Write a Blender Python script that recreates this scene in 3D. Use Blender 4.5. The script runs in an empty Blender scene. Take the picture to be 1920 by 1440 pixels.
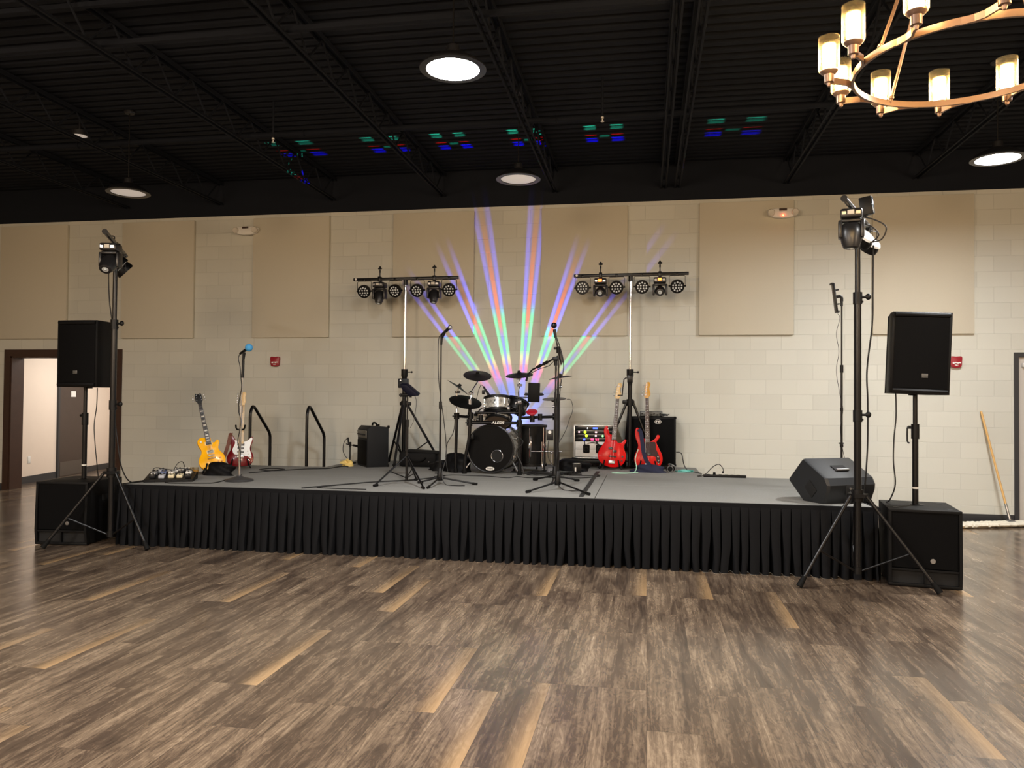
import bpy, bmesh, math, random
from mathutils import Vector, Matrix, Euler
PI = math.pi
sc = bpy.context.scene
COL = sc.collection

# ------------------------------------------------------------------ camera
cam_d = bpy.data.cameras.new('camera'); cam = bpy.data.objects.new('camera', cam_d); COL.objects.link(cam)
cam_d.sensor_width = 36.0; cam_d.sensor_fit = 'HORIZONTAL'; cam_d.lens = 1442.0 / 1920 * 36
cam_d.clip_start = 0.05; cam_d.clip_end = 100
cam.matrix_world = Matrix(((0.985060, -0.005204, 0.172132, 0.0),
                           (0.171994, -0.020520, -0.984884, 0.0),
                           (0.008657, 0.999776, -0.019318, 1.53987),
                           (0, 0, 0, 1)))
sc.camera = cam
# ------------------------------------------------------------------ world, colour management
w = bpy.data.worlds.new('world'); sc.world = w; w.use_nodes = True
w.node_tree.nodes['Background'].inputs[0].default_value = (0.9, 0.8, 0.7, 1)
w.node_tree.nodes['Background'].inputs[1].default_value = 0.02
sc.view_settings.view_transform = 'Standard'; sc.view_settings.look = 'None'
sc.view_settings.exposure = 0.0; sc.view_settings.gamma = 1.0; sc.view_settings.use_curve_mapping = False
sc.cycles.max_bounces = 8; sc.cycles.diffuse_bounces = 4; sc.cycles.glossy_bounces = 4
sc.cycles.transparent_max_bounces = 12; sc.cycles.sample_clamp_indirect = 6.0
sc.cycles.caustics_reflective = False; sc.cycles.caustics_refractive = False
LENS_W = 470.0       # radiance of a lit pendant lens
BULB_W = 120.0       # radiance of a chandelier's frosted candle
HALL_W = 80.0        # watts of the hall lamp beyond the doorway
OMNI_W = 370.0      # watts of each unseen warm fill light added out of view
DERBY_W = 60.0      # strength of the effect projector behind the drums

# ------------------------------------------------------------------ helpers
def lin(c):
    def f(v):
        v /= 255.0
        return v / 12.92 if v <= 0.04045 else ((v + 0.055) / 1.055) ** 2.4
    return (f(c[0]), f(c[1]), f(c[2]), 1.0)

class X:
    """a tiny expression builder: python arithmetic -> math nodes"""
    def __init__(s, nt, sock): s.nt = nt; s.k = sock
    @staticmethod
    def op(nt, o, *a, clamp=False):
        n = nt.nodes.new('ShaderNodeMath'); n.operation = o; n.use_clamp = clamp
        for i, v in enumerate(a):
            if isinstance(v, X): nt.links.new(v.k, n.inputs[i])
            else: n.inputs[i].default_value = float(v)
        return X(nt, n.outputs[0])
    def __add__(s, o): return X.op(s.nt, 'ADD', s, o)
    __radd__ = __add__
    def __sub__(s, o): return X.op(s.nt, 'SUBTRACT', s, o)
    def __rsub__(s, o): return X.op(s.nt, 'SUBTRACT', o, s)
    def __mul__(s, o): return X.op(s.nt, 'MULTIPLY', s, o)
    __rmul__ = __mul__
    def __truediv__(s, o): return X.op(s.nt, 'DIVIDE', s, o)
    def __rtruediv__(s, o): return X.op(s.nt, 'DIVIDE', o, s)
    def floor(s): return X.op(s.nt, 'FLOOR', s)
    def fract(s): return X.op(s.nt, 'FRACT', s)
    def abs(s): return X.op(s.nt, 'ABSOLUTE', s)
    def sqrt(s): return X.op(s.nt, 'SQRT', s)
    def gt(s, o): return X.op(s.nt, 'GREATER_THAN', s, o)
    def lt(s, o): return X.op(s.nt, 'LESS_THAN', s, o)
    def max(s, o): return X.op(s.nt, 'MAXIMUM', s, o)
    def min(s, o): return X.op(s.nt, 'MINIMUM', s, o)
    def sat(s): return X.op(s.nt, 'ADD', s, 0.0, clamp=True)
    def pow(s, o): return X.op(s.nt, 'POWER', s, o)
    def step(s, a, b):      # 0 at a, 1 at b, smooth
        n = s.nt.nodes.new('ShaderNodeMapRange'); n.interpolation_type = 'SMOOTHSTEP'
        s.nt.links.new(s.k, n.inputs[0]); n.inputs[1].default_value = a; n.inputs[2].default_value = b
        return X(s.nt, n.outputs[0])
def vec(nt, *a):
    n = nt.nodes.new('ShaderNodeCombineXYZ')
    for i, v in enumerate(a):
        if isinstance(v, X): nt.links.new(v.k, n.inputs[i])
        else: n.inputs[i].default_value = float(v)
    return n.outputs[0]
def mixc(nt, f, a, b):
    n = nt.nodes.new('ShaderNodeMix'); n.data_type = 'RGBA'
    for i, v in ((0, f), (6, a), (7, b)):
        if isinstance(v, X): nt.links.new(v.k, n.inputs[i])
        elif isinstance(v, bpy.types.NodeSocket): nt.links.new(v, n.inputs[i])
        else: n.inputs[i].default_value = v
    return n.outputs[2]
def noise(nt, v, scale, detail=2.0, rough=0.5, dist=0.0):
    n = nt.nodes.new('ShaderNodeTexNoise'); n.inputs['Scale'].default_value = scale
    n.inputs['Detail'].default_value = detail; n.inputs['Roughness'].default_value = rough
    n.inputs['Distortion'].default_value = dist
    if v is not None: nt.links.new(v, n.inputs['Vector'])
    return X(nt, n.outputs[0])
def newmat(name):
    m = bpy.data.materials.new(name); m.use_nodes = True
    nt = m.node_tree; return m, nt, nt.nodes['Principled BSDF']
def objpos(nt):
    n = nt.nodes.new('ShaderNodeTexCoord'); s = nt.nodes.new('ShaderNodeSeparateXYZ')
    nt.links.new(n.outputs['Object'], s.inputs[0])
    return n.outputs['Object'], X(nt, s.outputs[0]), X(nt, s.outputs[1]), X(nt, s.outputs[2])
def bump(nt, bs, h, strength=0.3, dist=0.01):
    b = nt.nodes.new('ShaderNodeBump'); b.inputs['Strength'].default_value = strength; b.inputs['Distance'].default_value = dist
    nt.links.new(h.k if isinstance(h, X) else h, b.inputs['Height']); nt.links.new(b.outputs[0], bs.inputs['Normal'])
MATS = {}
def mat(name, rgb, rough=0.5, metal=0.0, vary=0.06, scale=30.0, bmp=0.0, spec=0.5, emit=None, es=1.0, coat=0.0):
    if name in MATS: return MATS[name]
    m, nt, bs = newmat(name)
    c = lin(rgb); v, *_ = objpos(nt)
    n = noise(nt, v, scale, 3.0)
    f = (n * (2 * vary) + (1 - vary))
    d = mixc(nt, 0.5, c, c)
    mul = nt.nodes.new('ShaderNodeVectorMath'); mul.operation = 'SCALE'
    nt.links.new(d, mul.inputs[0]); nt.links.new(f.k, mul.inputs['Scale'])
    nt.links.new(mul.outputs[0], bs.inputs['Base Color'])
    bs.inputs['Roughness'].default_value = rough; bs.inputs['Metallic'].default_value = metal
    bs.inputs['Specular IOR Level'].default_value = spec
    if coat: bs.inputs['Coat Weight'].default_value = coat; bs.inputs['Coat Roughness'].default_value = 0.08
    if bmp: bump(nt, bs, n, bmp, 0.004)
    if emit: bs.inputs['Emission Color'].default_value = lin(emit); bs.inputs['Emission Strength'].default_value = es
    MATS[name] = m; return m

class MB:
    """collects shapes and links them as ONE mesh object"""
    def __init__(s): s.b = bmesh.new()
    def _add(s, vs, fs, M=None):
        vv = [s.b.verts.new((M @ Vector(v)) if M is not None else v) for v in vs]
        for f in fs:
            try: s.b.faces.new([vv[i] for i in f])
            except ValueError: pass
        return vv
    def box(s, c, d, rot=None, bev=0.0, M=None):
        bb = bmesh.new(); bmesh.ops.create_cube(bb, size=1.0)
        for v in bb.verts: v.co = Vector((v.co.x * d[0], v.co.y * d[1], v.co.z * d[2]))
        if bev: bmesh.ops.bevel(bb, geom=list(bb.edges), offset=min(bev, min(d) * 0.45), segments=2, affect='EDGES', profile=0.5)
        T = Matrix.Translation(Vector(c))
        if rot is not None: T = T @ Euler(rot).to_matrix().to_4x4()
        if M is not None: T = M @ T
        bb.verts.index_update()
        s._add([v.co for v in bb.verts], [[v.index for v in f.verts] for f in bb.faces], T); bb.free(); return s
    def cyl(s, a, b, r, r2=None, n=14):
        a = Vector(a); b = Vector(b); r2 = r if r2 is None else r2
        M = Matrix.Translation(a) @ (b - a).to_track_quat('Z', 'Y').to_matrix().to_4x4(); L = (b - a).length
        vs = [(r * math.cos(2 * PI * i / n), r * math.sin(2 * PI * i / n), 0) for i in range(n)] + [(r2 * math.cos(2 * PI * i / n), r2 * math.sin(2 * PI * i / n), L) for i in range(n)]
        fs = [(i, (i + 1) % n, n + (i + 1) % n, n + i) for i in range(n)] + [tuple(range(n - 1, -1, -1)), tuple(range(n, 2 * n))]
        s._add(vs, fs, M); return s
    def tube(s, pts, r, n=8, sub=6, taper=None):
        P = [Vector(p) for p in pts]
        if sub > 1 and len(P) > 2:
            Q = []
            for i in range(len(P) - 1):
                p0 = P[max(i - 1, 0)]; p1 = P[i]; p2 = P[i + 1]; p3 = P[min(i + 2, len(P) - 1)]
                for k in range(sub):
                    t = k / sub
                    Q.append(0.5 * ((2 * p1) + (p2 - p0) * t + (2 * p0 - 5 * p1 + 4 * p2 - p3) * t * t + (3 * p1 - p0 - 3 * p2 + p3) * t ** 3))
            Q.append(P[-1]); P = Q
        rings = []; up = None
        for i, p in enumerate(P):
            d = (P[min(i + 1, len(P) - 1)] - P[max(i - 1, 0)])
            if d.length < 1e-9: d = Vector((0, 0, 1))
            d.normalize()
            if up is None: up = d.orthogonal().normalized()
            up = (up - d * up.dot(d)); up = up.normalized() if up.length > 1e-6 else d.orthogonal().normalized()
            sd = d.cross(up); rr = r if taper is None else r + (taper - r) * i / (len(P) - 1)
            rings.append([s.b.verts.new(p + rr * (math.cos(2 * PI * k / n) * up + math.sin(2 * PI * k / n) * sd)) for k in range(n)])
        for A, B in zip(rings, rings[1:]):
            for k in range(n): s.b.faces.new((A[k], A[(k + 1) % n], B[(k + 1) % n], B[k]))
        s.b.faces.new(rings[0][::-1]); s.b.faces.new(rings[-1]); return s
    def lathe(s, prof, n=28, M=None, close=False):
        M = M or Matrix.Identity(4); rings = []
        for r, z in prof:
            if r < 1e-6: rings.append([s.b.verts.new(M @ Vector((0, 0, z)))])
            else: rings.append([s.b.verts.new(M @ Vector((r * math.cos(2 * PI * i / n), r * math.sin(2 * PI * i / n), z))) for i in range(n)])
        for A, B in zip(rings, rings[1:]):
            for i in range(n):
                j = (i + 1) % n
                f = ([A[0], B[j], B[i]] if len(A) == 1 else [A[i], A[j], B[0]] if len(B) == 1 else [A[i], A[j], B[j], B[i]])
                if len(A) == 1 and len(B) == 1: continue
                s.b.faces.new(f)
        return s
    def prism(s, poly, d0, d1, M=None, bev=0.0):
        """polygon in local X,Z extruded along local Y from d0 (front) to d1 (back)"""
        bb = bmesh.new(); n = len(poly)
        F = [bb.verts.new((x, d0, z)) for x, z in poly]; B = [bb.verts.new((x, d1, z)) for x, z in poly]
        bb.faces.new(F); bb.faces.new(B[::-1])
        for i in range(n): bb.faces.new((F[i], B[i], B[(i + 1) % n], F[(i + 1) % n]))
        bmesh.ops.recalc_face_normals(bb, faces=list(bb.faces))
        if bev:
            rim = [e for e in bb.edges if abs(e.verts[0].co.y - e.verts[1].co.y) < 1e-7]
            bmesh.ops.bevel(bb, geom=rim, offset=bev, segments=2, affect='EDGES', profile=0.5, clamp_overlap=True)
        bmesh.ops.triangulate(bb, faces=[f for f in bb.faces if len(f.verts) > 4])
        bb.verts.index_update()
        s._add([v.co for v in bb.verts], [[v.index for v in f.verts] for f in bb.faces], M); bb.free(); return s
    def sphere(s, c, r, sc_=(1, 1, 1), n=16, M=None):
        T = Matrix.Translation(Vector(c)) @ Matrix.Diagonal((sc_[0], sc_[1], sc_[2], 1))
        if M is not None: T = M @ T
        m = n // 2
        return s.lathe([(r * math.sin(PI * i / m), -r * math.cos(PI * i / m)) for i in range(m + 1)], n, T)
    def torus(s, c, R, r, rot=None, n=32, k=8):
        T = Matrix.Translation(Vector(c))
        if rot is not None: T = T @ Euler(rot).to_matrix().to_4x4()
        vs = []; fs = []
        for i in range(n):
            a = 2 * PI * i / n
            for j in range(k):
                b = 2 * PI * j / k
                vs.append(((R + r * math.cos(b)) * math.cos(a), (R + r * math.cos(b)) * math.sin(a), r * math.sin(b)))
        for i in range(n):
            for j in range(k): fs.append((i * k + j, ((i + 1) % n) * k + j, ((i + 1) % n) * k + (j + 1) % k, i * k + (j + 1) % k))
        s._add(vs, fs, T); return s
    def quad(s, a, b, c, d): s._add([a, b, c, d], [(0, 1, 2, 3)]); return s
    def build(s, name, m, parent=None, smooth=35, loc=None, keep=False):
        me = bpy.data.meshes.new(name)
        if not keep: bmesh.ops.recalc_face_normals(s.b, faces=list(s.b.faces))
        s.b.to_mesh(me); s.b.free()
        if smooth:
            me.shade_smooth()
            try: me.set_sharp_from_angle(angle=math.radians(smooth))
            except Exception: pass
        me.materials.append(m); o = bpy.data.objects.new(name, me); COL.objects.link(o)
        if parent is not None: o.parent = parent
        if loc is not None: o.location = loc
        return o
def tag(o, label, cat, group=None):
    o['label'] = label; o['category'] = cat
    if group: o['group'] = group
    return o
def thing(name, label, cat, loc=(0, 0, 0), rot=(0, 0, 0), group=None):
    o = bpy.data.objects.new(name, None); COL.objects.link(o); o.empty_display_size = 0.1
    o.location = loc; o.rotation_euler = rot
    return tag(o, label, cat, group)
def struct(o): o['kind'] = 'structure'; return o
def copy_tree(o, parent=None):
    c = o.copy(); COL.objects.link(c)
    if parent is not None: c.parent = parent
    for ch in [x for x in KIDS(o)]: copy_tree(ch, c)
    return c
def KIDS(o): return list(o.children)
def text(name, s, size, m, parent, M, ext=0.001, shear=0.0, sx=1.0):
    cu = bpy.data.curves.new(name, 'FONT'); cu.body = s; cu.size = size; cu.extrude = ext; cu.shear = shear
    cu.align_x = 'CENTER'; cu.align_y = 'CENTER'; cu.offset = size * 0.02
    t = bpy.data.objects.new(name, cu); COL.objects.link(t)
    dg = bpy.context.evaluated_depsgraph_get(); me = bpy.data.meshes.new_from_object(t.evaluated_get(dg))
    bpy.data.objects.remove(t); me.transform(M @ Matrix.Diagonal((sx, 1, 1, 1))); me.materials.append(m)
    me.name = name
    o = bpy.data.objects.new(name, me); COL.objects.link(o)
    if parent is not None: o.parent = parent
    return o
def RX(a): return Matrix.Rotation(a, 4, 'X')
def RY(a): return Matrix.Rotation(a, 4, 'Y')
def RZ(a): return Matrix.Rotation(a, 4, 'Z')
def TR(*a): return Matrix.Translation(Vector(a))
FRONT = RX(PI / 2)      # text / discs in local XY turned to face -Y
def spline(pts, sub=5):
    """closed smooth outline through 2-D points"""
    n = len(pts); out = []
    for i in range(n):
        p0, p1, p2, p3 = [Vector(pts[(i + k) % n]) for k in (-1, 0, 1, 2)]
        for k in range(sub):
            t = k / sub
            q = 0.5 * ((2 * p1) + (p2 - p0) * t + (2 * p0 - 5 * p1 + 4 * p2 - p3) * t * t + (3 * p1 - p0 - 3 * p2 + p3) * t ** 3)
            out.append((q.x, q.y))
    return out

# ------------------------------------------------------------------ materials used widely
BLK = mat('black_plastic', (10, 10, 11), 0.45, vary=0.1, spec=0.28)
BLKM = mat('black_metal', (8, 8, 10), 0.34, 0.0, vary=0.08, spec=0.35)
BLKT = mat('black_satin_tube', (15, 15, 17), 0.28, 0.1, vary=0.05, spec=0.4)
RUB = mat('black_rubber', (8, 8, 8), 0.75, spec=0.2)
CAB = mat('black_textured_cabinet', (9, 9, 10), 0.6, vary=0.2, scale=220, bmp=0.1, spec=0.2)
GRL = mat('black_grille', (5, 5, 6), 0.7, vary=0.35, scale=400, bmp=0.2, spec=0.1)
DARK = mat('dark_recess', (6, 6, 7), 0.8)
CHR = mat('chrome', (225, 225, 228), 0.12, 1.0, vary=0.02)
STL = mat('brushed_steel', (170, 170, 172), 0.3, 0.9, vary=0.05)
CBL = mat('black_cable', (15, 15, 16), 0.5)
WHT = mat('white_plastic', (232, 230, 224), 0.45, vary=0.02)
LEDW = mat('clear_led_lens', (196, 204, 208), 0.15, 0.2, vary=0.1)
# ------------------------------------------------------------------ the hall
YW = 10.90; CEIL = 4.86; PAINT = 4.325; ST = 0.615
def floor_material():
    m, nt, bs = newmat('oak_look_plank_floor')
    v, x, y, z = objpos(nt)
    PW, PL = 0.256, 1.0
    u = (x - 0.009) / PW; ci = u.floor(); fu = u.fract()
    wn = nt.nodes.new('ShaderNodeTexWhiteNoise'); wn.noise_dimensions = '1D'; nt.links.new(ci.k, wn.inputs['W'])
    off = X(nt, wn.outputs[0])
    t = (y - 0.17) / PL + (off * 6.0).floor() / 6.0; ri = t.floor(); ft = t.fract()
    w2 = nt.nodes.new('ShaderNodeTexWhiteNoise'); w2.noise_dimensions = '2D'; nt.links.new(vec(nt, ci, ri, 0), w2.inputs['Vector'])
    sp = nt.nodes.new('ShaderNodeSeparateColor'); nt.links.new(w2.outputs['Color'], sp.inputs[0])
    r1, r2, r3 = (X(nt, sp.outputs[i]) for i in range(3))
    gx = x * 1.0 + r1 * 17.0; gy = y + r2 * 31.0
    broad = noise(nt, vec(nt, gx * 7.0, gy * 1.1, r3 * 9), 1.0, 3.0, 0.55, 0.6)
    fine = noise(nt, vec(nt, gx * 40.0, gy * 1.7, r3 * 5), 1.0, 5.0, 0.65, 1.2)
    swirl = noise(nt, vec(nt, gx * 16.0, gy * 4.5, r1 * 4), 1.0, 4.0, 0.6, 3.5)
    tone = broad.step(0.26, 0.72) * 0.48 + fine.step(0.28, 0.74) * 0.38 + swirl.step(0.3, 0.7) * 0.27 + (r2 - 0.5) * 0.14 - 0.07
    rp = nt.nodes.new('ShaderNodeValToRGB'); nt.links.new(tone.k, rp.inputs[0])
    e = rp.color_ramp.elements; e[0].position = 0.0; e[0].color = lin((54, 45, 39)); e[1].position = 1.0; e[1].color = lin((156, 136, 114))
    k = rp.color_ramp.elements.new(0.35); k.color = lin((82, 68, 57)); k = rp.color_ramp.elements.new(0.68); k.color = lin((118, 101, 84))
    # sapwood: a tan right-hand edge on some planks
    sap = fu.step(0.25, 1.0).pow(2.6) * r3.gt(0.84) * (0.45 + 0.5 * fine) * (0.35 + 0.65 * ft.step(1.0, 0.05))
    c = mixc(nt, sap.min(0.92), rp.outputs[0], lin((186, 152, 110)))
    seam = (fu.lt(0.008) + ft.lt(0.0022)).min(1.0)
    c = mixc(nt, seam * 0.55, c, lin((34, 26, 20)))
    nt.links.new(c, bs.inputs['Base Color'])
    nt.links.new((0.19 + fine * 0.12).k, bs.inputs['Roughness']); bs.inputs['Specular IOR Level'].default_value = 0.5; bs.inputs['Coat Weight'].default_value = 0.32; bs.inputs['Coat Roughness'].default_value = 0.17
    bump(nt, bs, fine - seam * 1.5, 0.12, 0.003)
    return m
def block_material(name, rgb):
    m, nt, bs = newmat(name)
    v, x, y, z = objpos(nt)
    br = nt.nodes.new('ShaderNodeTexBrick'); nt.links.new(vec(nt, x + 0.23, z, 0), br.inputs['Vector'])
    br.offset = 0.5; br.inputs['Scale'].default_value = 1.0
    br.inputs['Brick Width'].default_value = 0.4064; br.inputs['Row Height'].default_value = 0.2032
    br.inputs['Mortar Size'].default_value = 0.0045; br.inputs['Mortar Smooth'].default_value = 0.6
    a = lin(rgb); b = lin(tuple(v * 0.97 for v in rgb))
    br.inputs['Color1'].default_value = a; br.inputs['Color2'].default_value = b; br.inputs['Mortar'].default_value = lin(tuple(v * 0.945 for v in rgb))
    nt.links.new(br.outputs['Color'], bs.inputs['Base Color'])
    grain = noise(nt, v, 160.0, 3.0, 0.6)
    bump(nt, bs, grain * 0.18 - X(nt, br.outputs['Fac']), 0.5, 0.004)
    bs.inputs['Roughness'].default_value = 0.62; bs.inputs['Specular IOR Level'].default_value = 0.3
    return m
BLOCK = block_material('painted_concrete_block', (211, 211, 201))
PAINTED = mat('painted_plaster', (206, 196, 178), 0.7, vary=0.03, scale=8)
BLACKP = mat('black_ceiling_paint', (21, 25, 33), 0.8, vary=0.12, scale=4, spec=0.2)
CHARC = mat('charcoal_trim', (50, 51, 54), 0.5, vary=0.05)
DWOOD = mat('dark_stained_wood', (58, 36, 27), 0.4, vary=0.25, scale=9)
FLOOR = floor_material()

# floor of the hall and of the corridor beyond the doorway
b = MB(); b.box((-2.5, 4.5, -0.05), (24, 25, 0.1)); struct(b.build('floor', FLOOR, smooth=0))
# back wall, with the doorway on the left and the door on the right cut out
LX0, LX1, LTOP = -10.17, -8.265, 2.16      # doorway
RX0, RX1, RTOP = 4.73, 5.66, 2.14          # door
wb = MB()
def wallpiece(x0, x1, z0, z1): wb.box(((x0 + x1) / 2, YW + 0.11, (z0 + z1) / 2), (x1 - x0, 0.22, z1 - z0))
for p in ((-14, LX0, 0, PAINT), (LX0, LX1, LTOP, PAINT), (LX1, RX0, 0, PAINT), (RX0, RX1, RTOP, PAINT), (RX1, 9, 0, PAINT)): wallpiece(*p)
struct(wb.build('wall_back', BLOCK, smooth=0))
b = MB(); b.box((-2.5, YW + 0.15, (PAINT + 5.2) / 2), (23, 0.3, 5.2 - PAINT)); struct(b.build('trim_1', BLACKP, smooth=0))
b = MB(); b.box((-14.1, 2, 2.6), (0.2, 18.5, 5.2)); struct(b.build('wall_left', PAINTED, smooth=0))
b = MB(); b.box((9.1, 2, 2.6), (0.2, 18.5, 5.2)); struct(b.build('wall_right', PAINTED, smooth=0))
b = MB(); b.box((-2.5, -7.1, 2.6), (23.4, 0.2, 5.2)); struct(b.build('wall_front', PAINTED, smooth=0))
# ribbed steel roof deck, one mesh
b = MB(); prof = []; y = -7.0
while y < YW + 0.1:
    prof += [(y, CEIL), (y + 0.075, CEIL), (y + 0.095, CEIL + 0.035), (y + 0.13, CEIL + 0.035)]; y += 0.152
for (ya, za), (yb, zb) in zip(prof, prof[1:]): b.quad((-14, ya, za), (9, ya, za), (9, yb, zb), (-14, yb, zb))
b.box((-2.5, 2, CEIL + 0.1), (23, 18.2, 0.08))
struct(b.build('ceiling', BLACKP, smooth=0))
# baseboards
b = MB()
for x0, x1 in ((-14, -10.285), (-8.15, RX0 - 0.055), (RX1 + 0.055, 9)): b.box(((x0 + x1) / 2, YW - 0.004, 0.05), (x1 - x0, 0.012, 0.1), bev=0.003)
struct(b.build('baseboard_back', CHARC))

# roof joists: open web, each a thing of its own
def joist(x, label, twin=False):
    t = thing('roof_joist', label, 'joist', (x, 0, 0), group='open web roof joists')
    zb, zt = 4.50, 4.84
    b = MB()
    for dx in (-0.035, 0.035):
        b.box((dx * 0.6, 2.0, zb + 0.015), (0.005, 17.8, 0.035)); b.box((dx * 0.9, 2.0, zb), (0.022, 17.8, 0.005))
    b.build('bottom_chord', BLACKP, t, smooth=0)
    b = MB()
    for dx in (-0.035, 0.035): b.box((dx, 2.0, zt - 0.02), (0.006, 17.8, 0.045)); b.box((dx * 0.6, 2.0, zt), (0.04, 17.8, 0.006))
    b.build('top_chord', BLACKP, t, smooth=0)
    b = MB(); y = -6.9; k = 0
    while y < 10.6:
        b.cyl((0, y, zb + 0.02 if k % 2 == 0 else zt - 0.02), (0, y + 0.3, zt - 0.02 if k % 2 == 0 else zb + 0.02), 0.011, n=6); y += 0.3; k += 1
    b.build('web_rod', BLACKP, t)
    return t
for x, s in ((-8.1, 'black steel roof joist at far left, over the open doorway'),
             (-6.5, 'black steel roof joist running to the wall above the left speaker stand'),
             (-4.65, 'black steel roof joist running to the wall above the stair rails'),
             (-2.95, 'black steel roof joist ending over the left light bar'),
             (-1.3, 'black steel roof joist above the middle pendant lamps'),
             (0.22, 'left joist of the close pair above the right light bar'),
             (0.41, 'right joist of the close pair above the right light bar'),
             (1.86, 'black steel roof joist ending above the right emergency light'),
             (3.5, 'black steel roof joist at far right, behind the chandelier')):
    joist(x, s)
b = MB(); b.cyl((-14, 8.47, 4.66), (9, 8.47, 4.66), 0.032, n=12)
for x in range(-13, 9, 3): b.torus((x, 8.47, 4.66), 0.038, 0.006, (0, PI / 2, 0), 12, 6)
tag(b.build('sprinkler_pipe', BLACKP), 'black sprinkler pipe crossing the whole ceiling above the stage', 'pipe')
b = MB(); b.box((-2.5, 5.85, 4.56), (22.8, 0.04, 0.04)); b.box((-2.5, 5.62, 4.78), (22.8, 0.04, 0.04))
tag(b.build('joist_bridging', BLACKP, smooth=0), 'thin black bracing bars crossing the ceiling nearest the camera', 'brace')
def sprinkler(x, y, label):
    t = thing('ceiling_sprinkler', label, 'sprinkler', (x, y, 4.40), group='ceiling sprinkler heads')
    b = MB(); b.cyl((0, 0, 0.03), (0, 0, 0.46), 0.012); b.build('drop_pipe', BLACKP, t)
    b = MB(); b.lathe([(0, 0), (0.018, 0), (0.018, 0.003), (0.006, 0.006), (0.006, 0.03), (0.014, 0.032), (0.014, 0.05), (0, 0.05)], 14); b.build('nozzle', WHT, t)
sprinkler(-0.46, 7.9, 'small white sprinkler head hanging right of the middle pendants')
sprinkler(-4.15, 8.0, 'small sprinkler head hanging between the left pendant and the coloured dots')

# acoustic panels
PANEL = mat('beige_acoustic_fabric', (206, 200, 183), 0.9, vary=0.05, scale=300, bmp=0.2, spec=0.15)
pl = ['beige acoustic panel at far left over the doorway', 'beige acoustic panel behind the left light tree', 'beige acoustic panel above the red alarm left of the stage',
      'beige acoustic panel behind the left light bar', 'beige acoustic panel between the two light bars, right of the coloured beams',
      'beige acoustic panel below the right emergency light', 'beige acoustic panel behind the right loudspeaker']
for (x0, x1), s in zip(((-10.36, -9.14), (-8.16, -6.92), (-5.93, -4.70), (-3.70, -2.475), (-1.49, -0.27), (0.71, 1.955), (2.955, 4.195)), pl):
    b = MB(); b.box(((x0 + x1) / 2, YW - 0.026, 3.352), (x1 - x0, 0.05, 1.828), bev=0.006)
    tag(b.build('acoustic_panel', PANEL), s, 'wall panel', 'acoustic panels on the back wall')

# emergency lights
def emergency(x, z, label, lit):
    t = thing('emergency_light', label, 'emergency light', (x, YW - 0.053, z), group='emergency lights on the back wall')
    b = MB(); b.prism(spline([(-0.2, 0.02), (-0.14, -0.055), (0, -0.075), (0.14, -0.055), (0.2, 0.02), (0.15, 0.05), (0, 0.055), (-0.15, 0.05)]), -0.075, 0.0, bev=0.015); b.build('housing', WHT, t)
    b = MB(); b.box((0, 0.026, 0), (0.09, 0.05, 0.06)); b.build('mounting_box', WHT, t)
    for sx in (-1, 1):
        b = MB(); M = TR(sx * 0.155, -0.075, -0.005) @ RX(PI / 2)
        b.lathe([(0, 0.02), (0.03, 0.03), (0.04, 0.03), (0.047, 0.02), (0.047, -0.01), (0, -0.01)], 20, M); b.build('lamp_head', mat('frosted_lamp_head', (214, 208, 196), 0.25), t)
    b = MB(); b.box((0, -0.08, 0.033), (0.10, 0.01, 0.03), bev=0.003); b.build('window', mat('dark_amber_window', (62, 44, 36), 0.3), t)
    if lit:
        b = MB(); b.sphere((0.0, -0.085, -0.045), 0.007); b.build('indicator', mat('red_indicator', (255, 60, 30), 0.3, emit=(255, 70, 30), es=60.0), t)
emergency(-6.02, 4.075, 'white twin-head emergency light high on the wall at left', False)
emergency(1.80, 4.085, 'white twin-head emergency light with a red indicator, high at right', True)
# fire alarms
AL_R = mat('alarm_red', (150, 24, 40), 0.35, vary=0.04)
def alarm(x, z, label):
    t = thing('fire_alarm', label, 'fire alarm', (x, YW, z), group='red fire alarms on the back wall')
    b = MB(); b.prism(spline([(-0.066, -0.04), (-0.05, -0.066), (0, -0.075), (0.05, -0.066), (0.066, -0.04), (0.068, 0.0), (0.067, 0.072), (0.0, 0.073), (-0.067, 0.072), (-0.068, 0.0)]), -0.05, 0, bev=0.008); b.build('housing', AL_R, t)
    b = MB()
    for k, (dx, s) in enumerate(((-0.034, 0.017), (-0.008, 0.012), (0.016, 0.016), (0.041, 0.013))): b.sphere((dx, -0.052, -0.012 + 0.004 * (k % 2)), s, (1, 0.5, 0.75), 12)
    b.build('strobe_lens', mat('strobe_lens', (240, 240, 238), 0.2), t)
    text('lettering', 'FIRE', 0.024, WHT, t, TR(0, -0.052, -0.042) @ FRONT)
alarm(-5.553, 2.072, 'red wall fire alarm left of the stage, above the stair rails')
alarm(3.977, 2.068, 'red wall fire alarm beside the right loudspeaker')

# left doorway: dark wooden frame and the lit corridor behind it
def frame(name, x0, x1, top, wd, m, depth0, depth1):
    b = MB(); ym = (depth0 + depth1) / 2; d = depth1 - depth0
    b.box((x0 - wd / 2, ym, top / 2), (wd, d, top)); b.box((x1 + wd / 2, ym, top / 2), (wd, d, top)); b.box(((x0 + x1) / 2, ym, top + wd / 2), (x1 - x0 + 2 * wd, d, wd))
    return b.build(name, m, smooth=0)
f = frame('trim_2', LX0 + 0.0, LX1, LTOP, 0.11, DWOOD, YW - 0.02, YW + 0.0); struct(f)
b = MB(); b.box((LX0 + 0.012, YW + 0.115, LTOP / 2), (0.024, 0.25, LTOP)); b.box((LX1 - 0.012, YW + 0.115, LTOP / 2), (0.024, 0.25, LTOP)); b.box(((LX0 + LX1) / 2, YW + 0.115, LTOP - 0.012), (LX1 - LX0, 0.25, 0.024))
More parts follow.
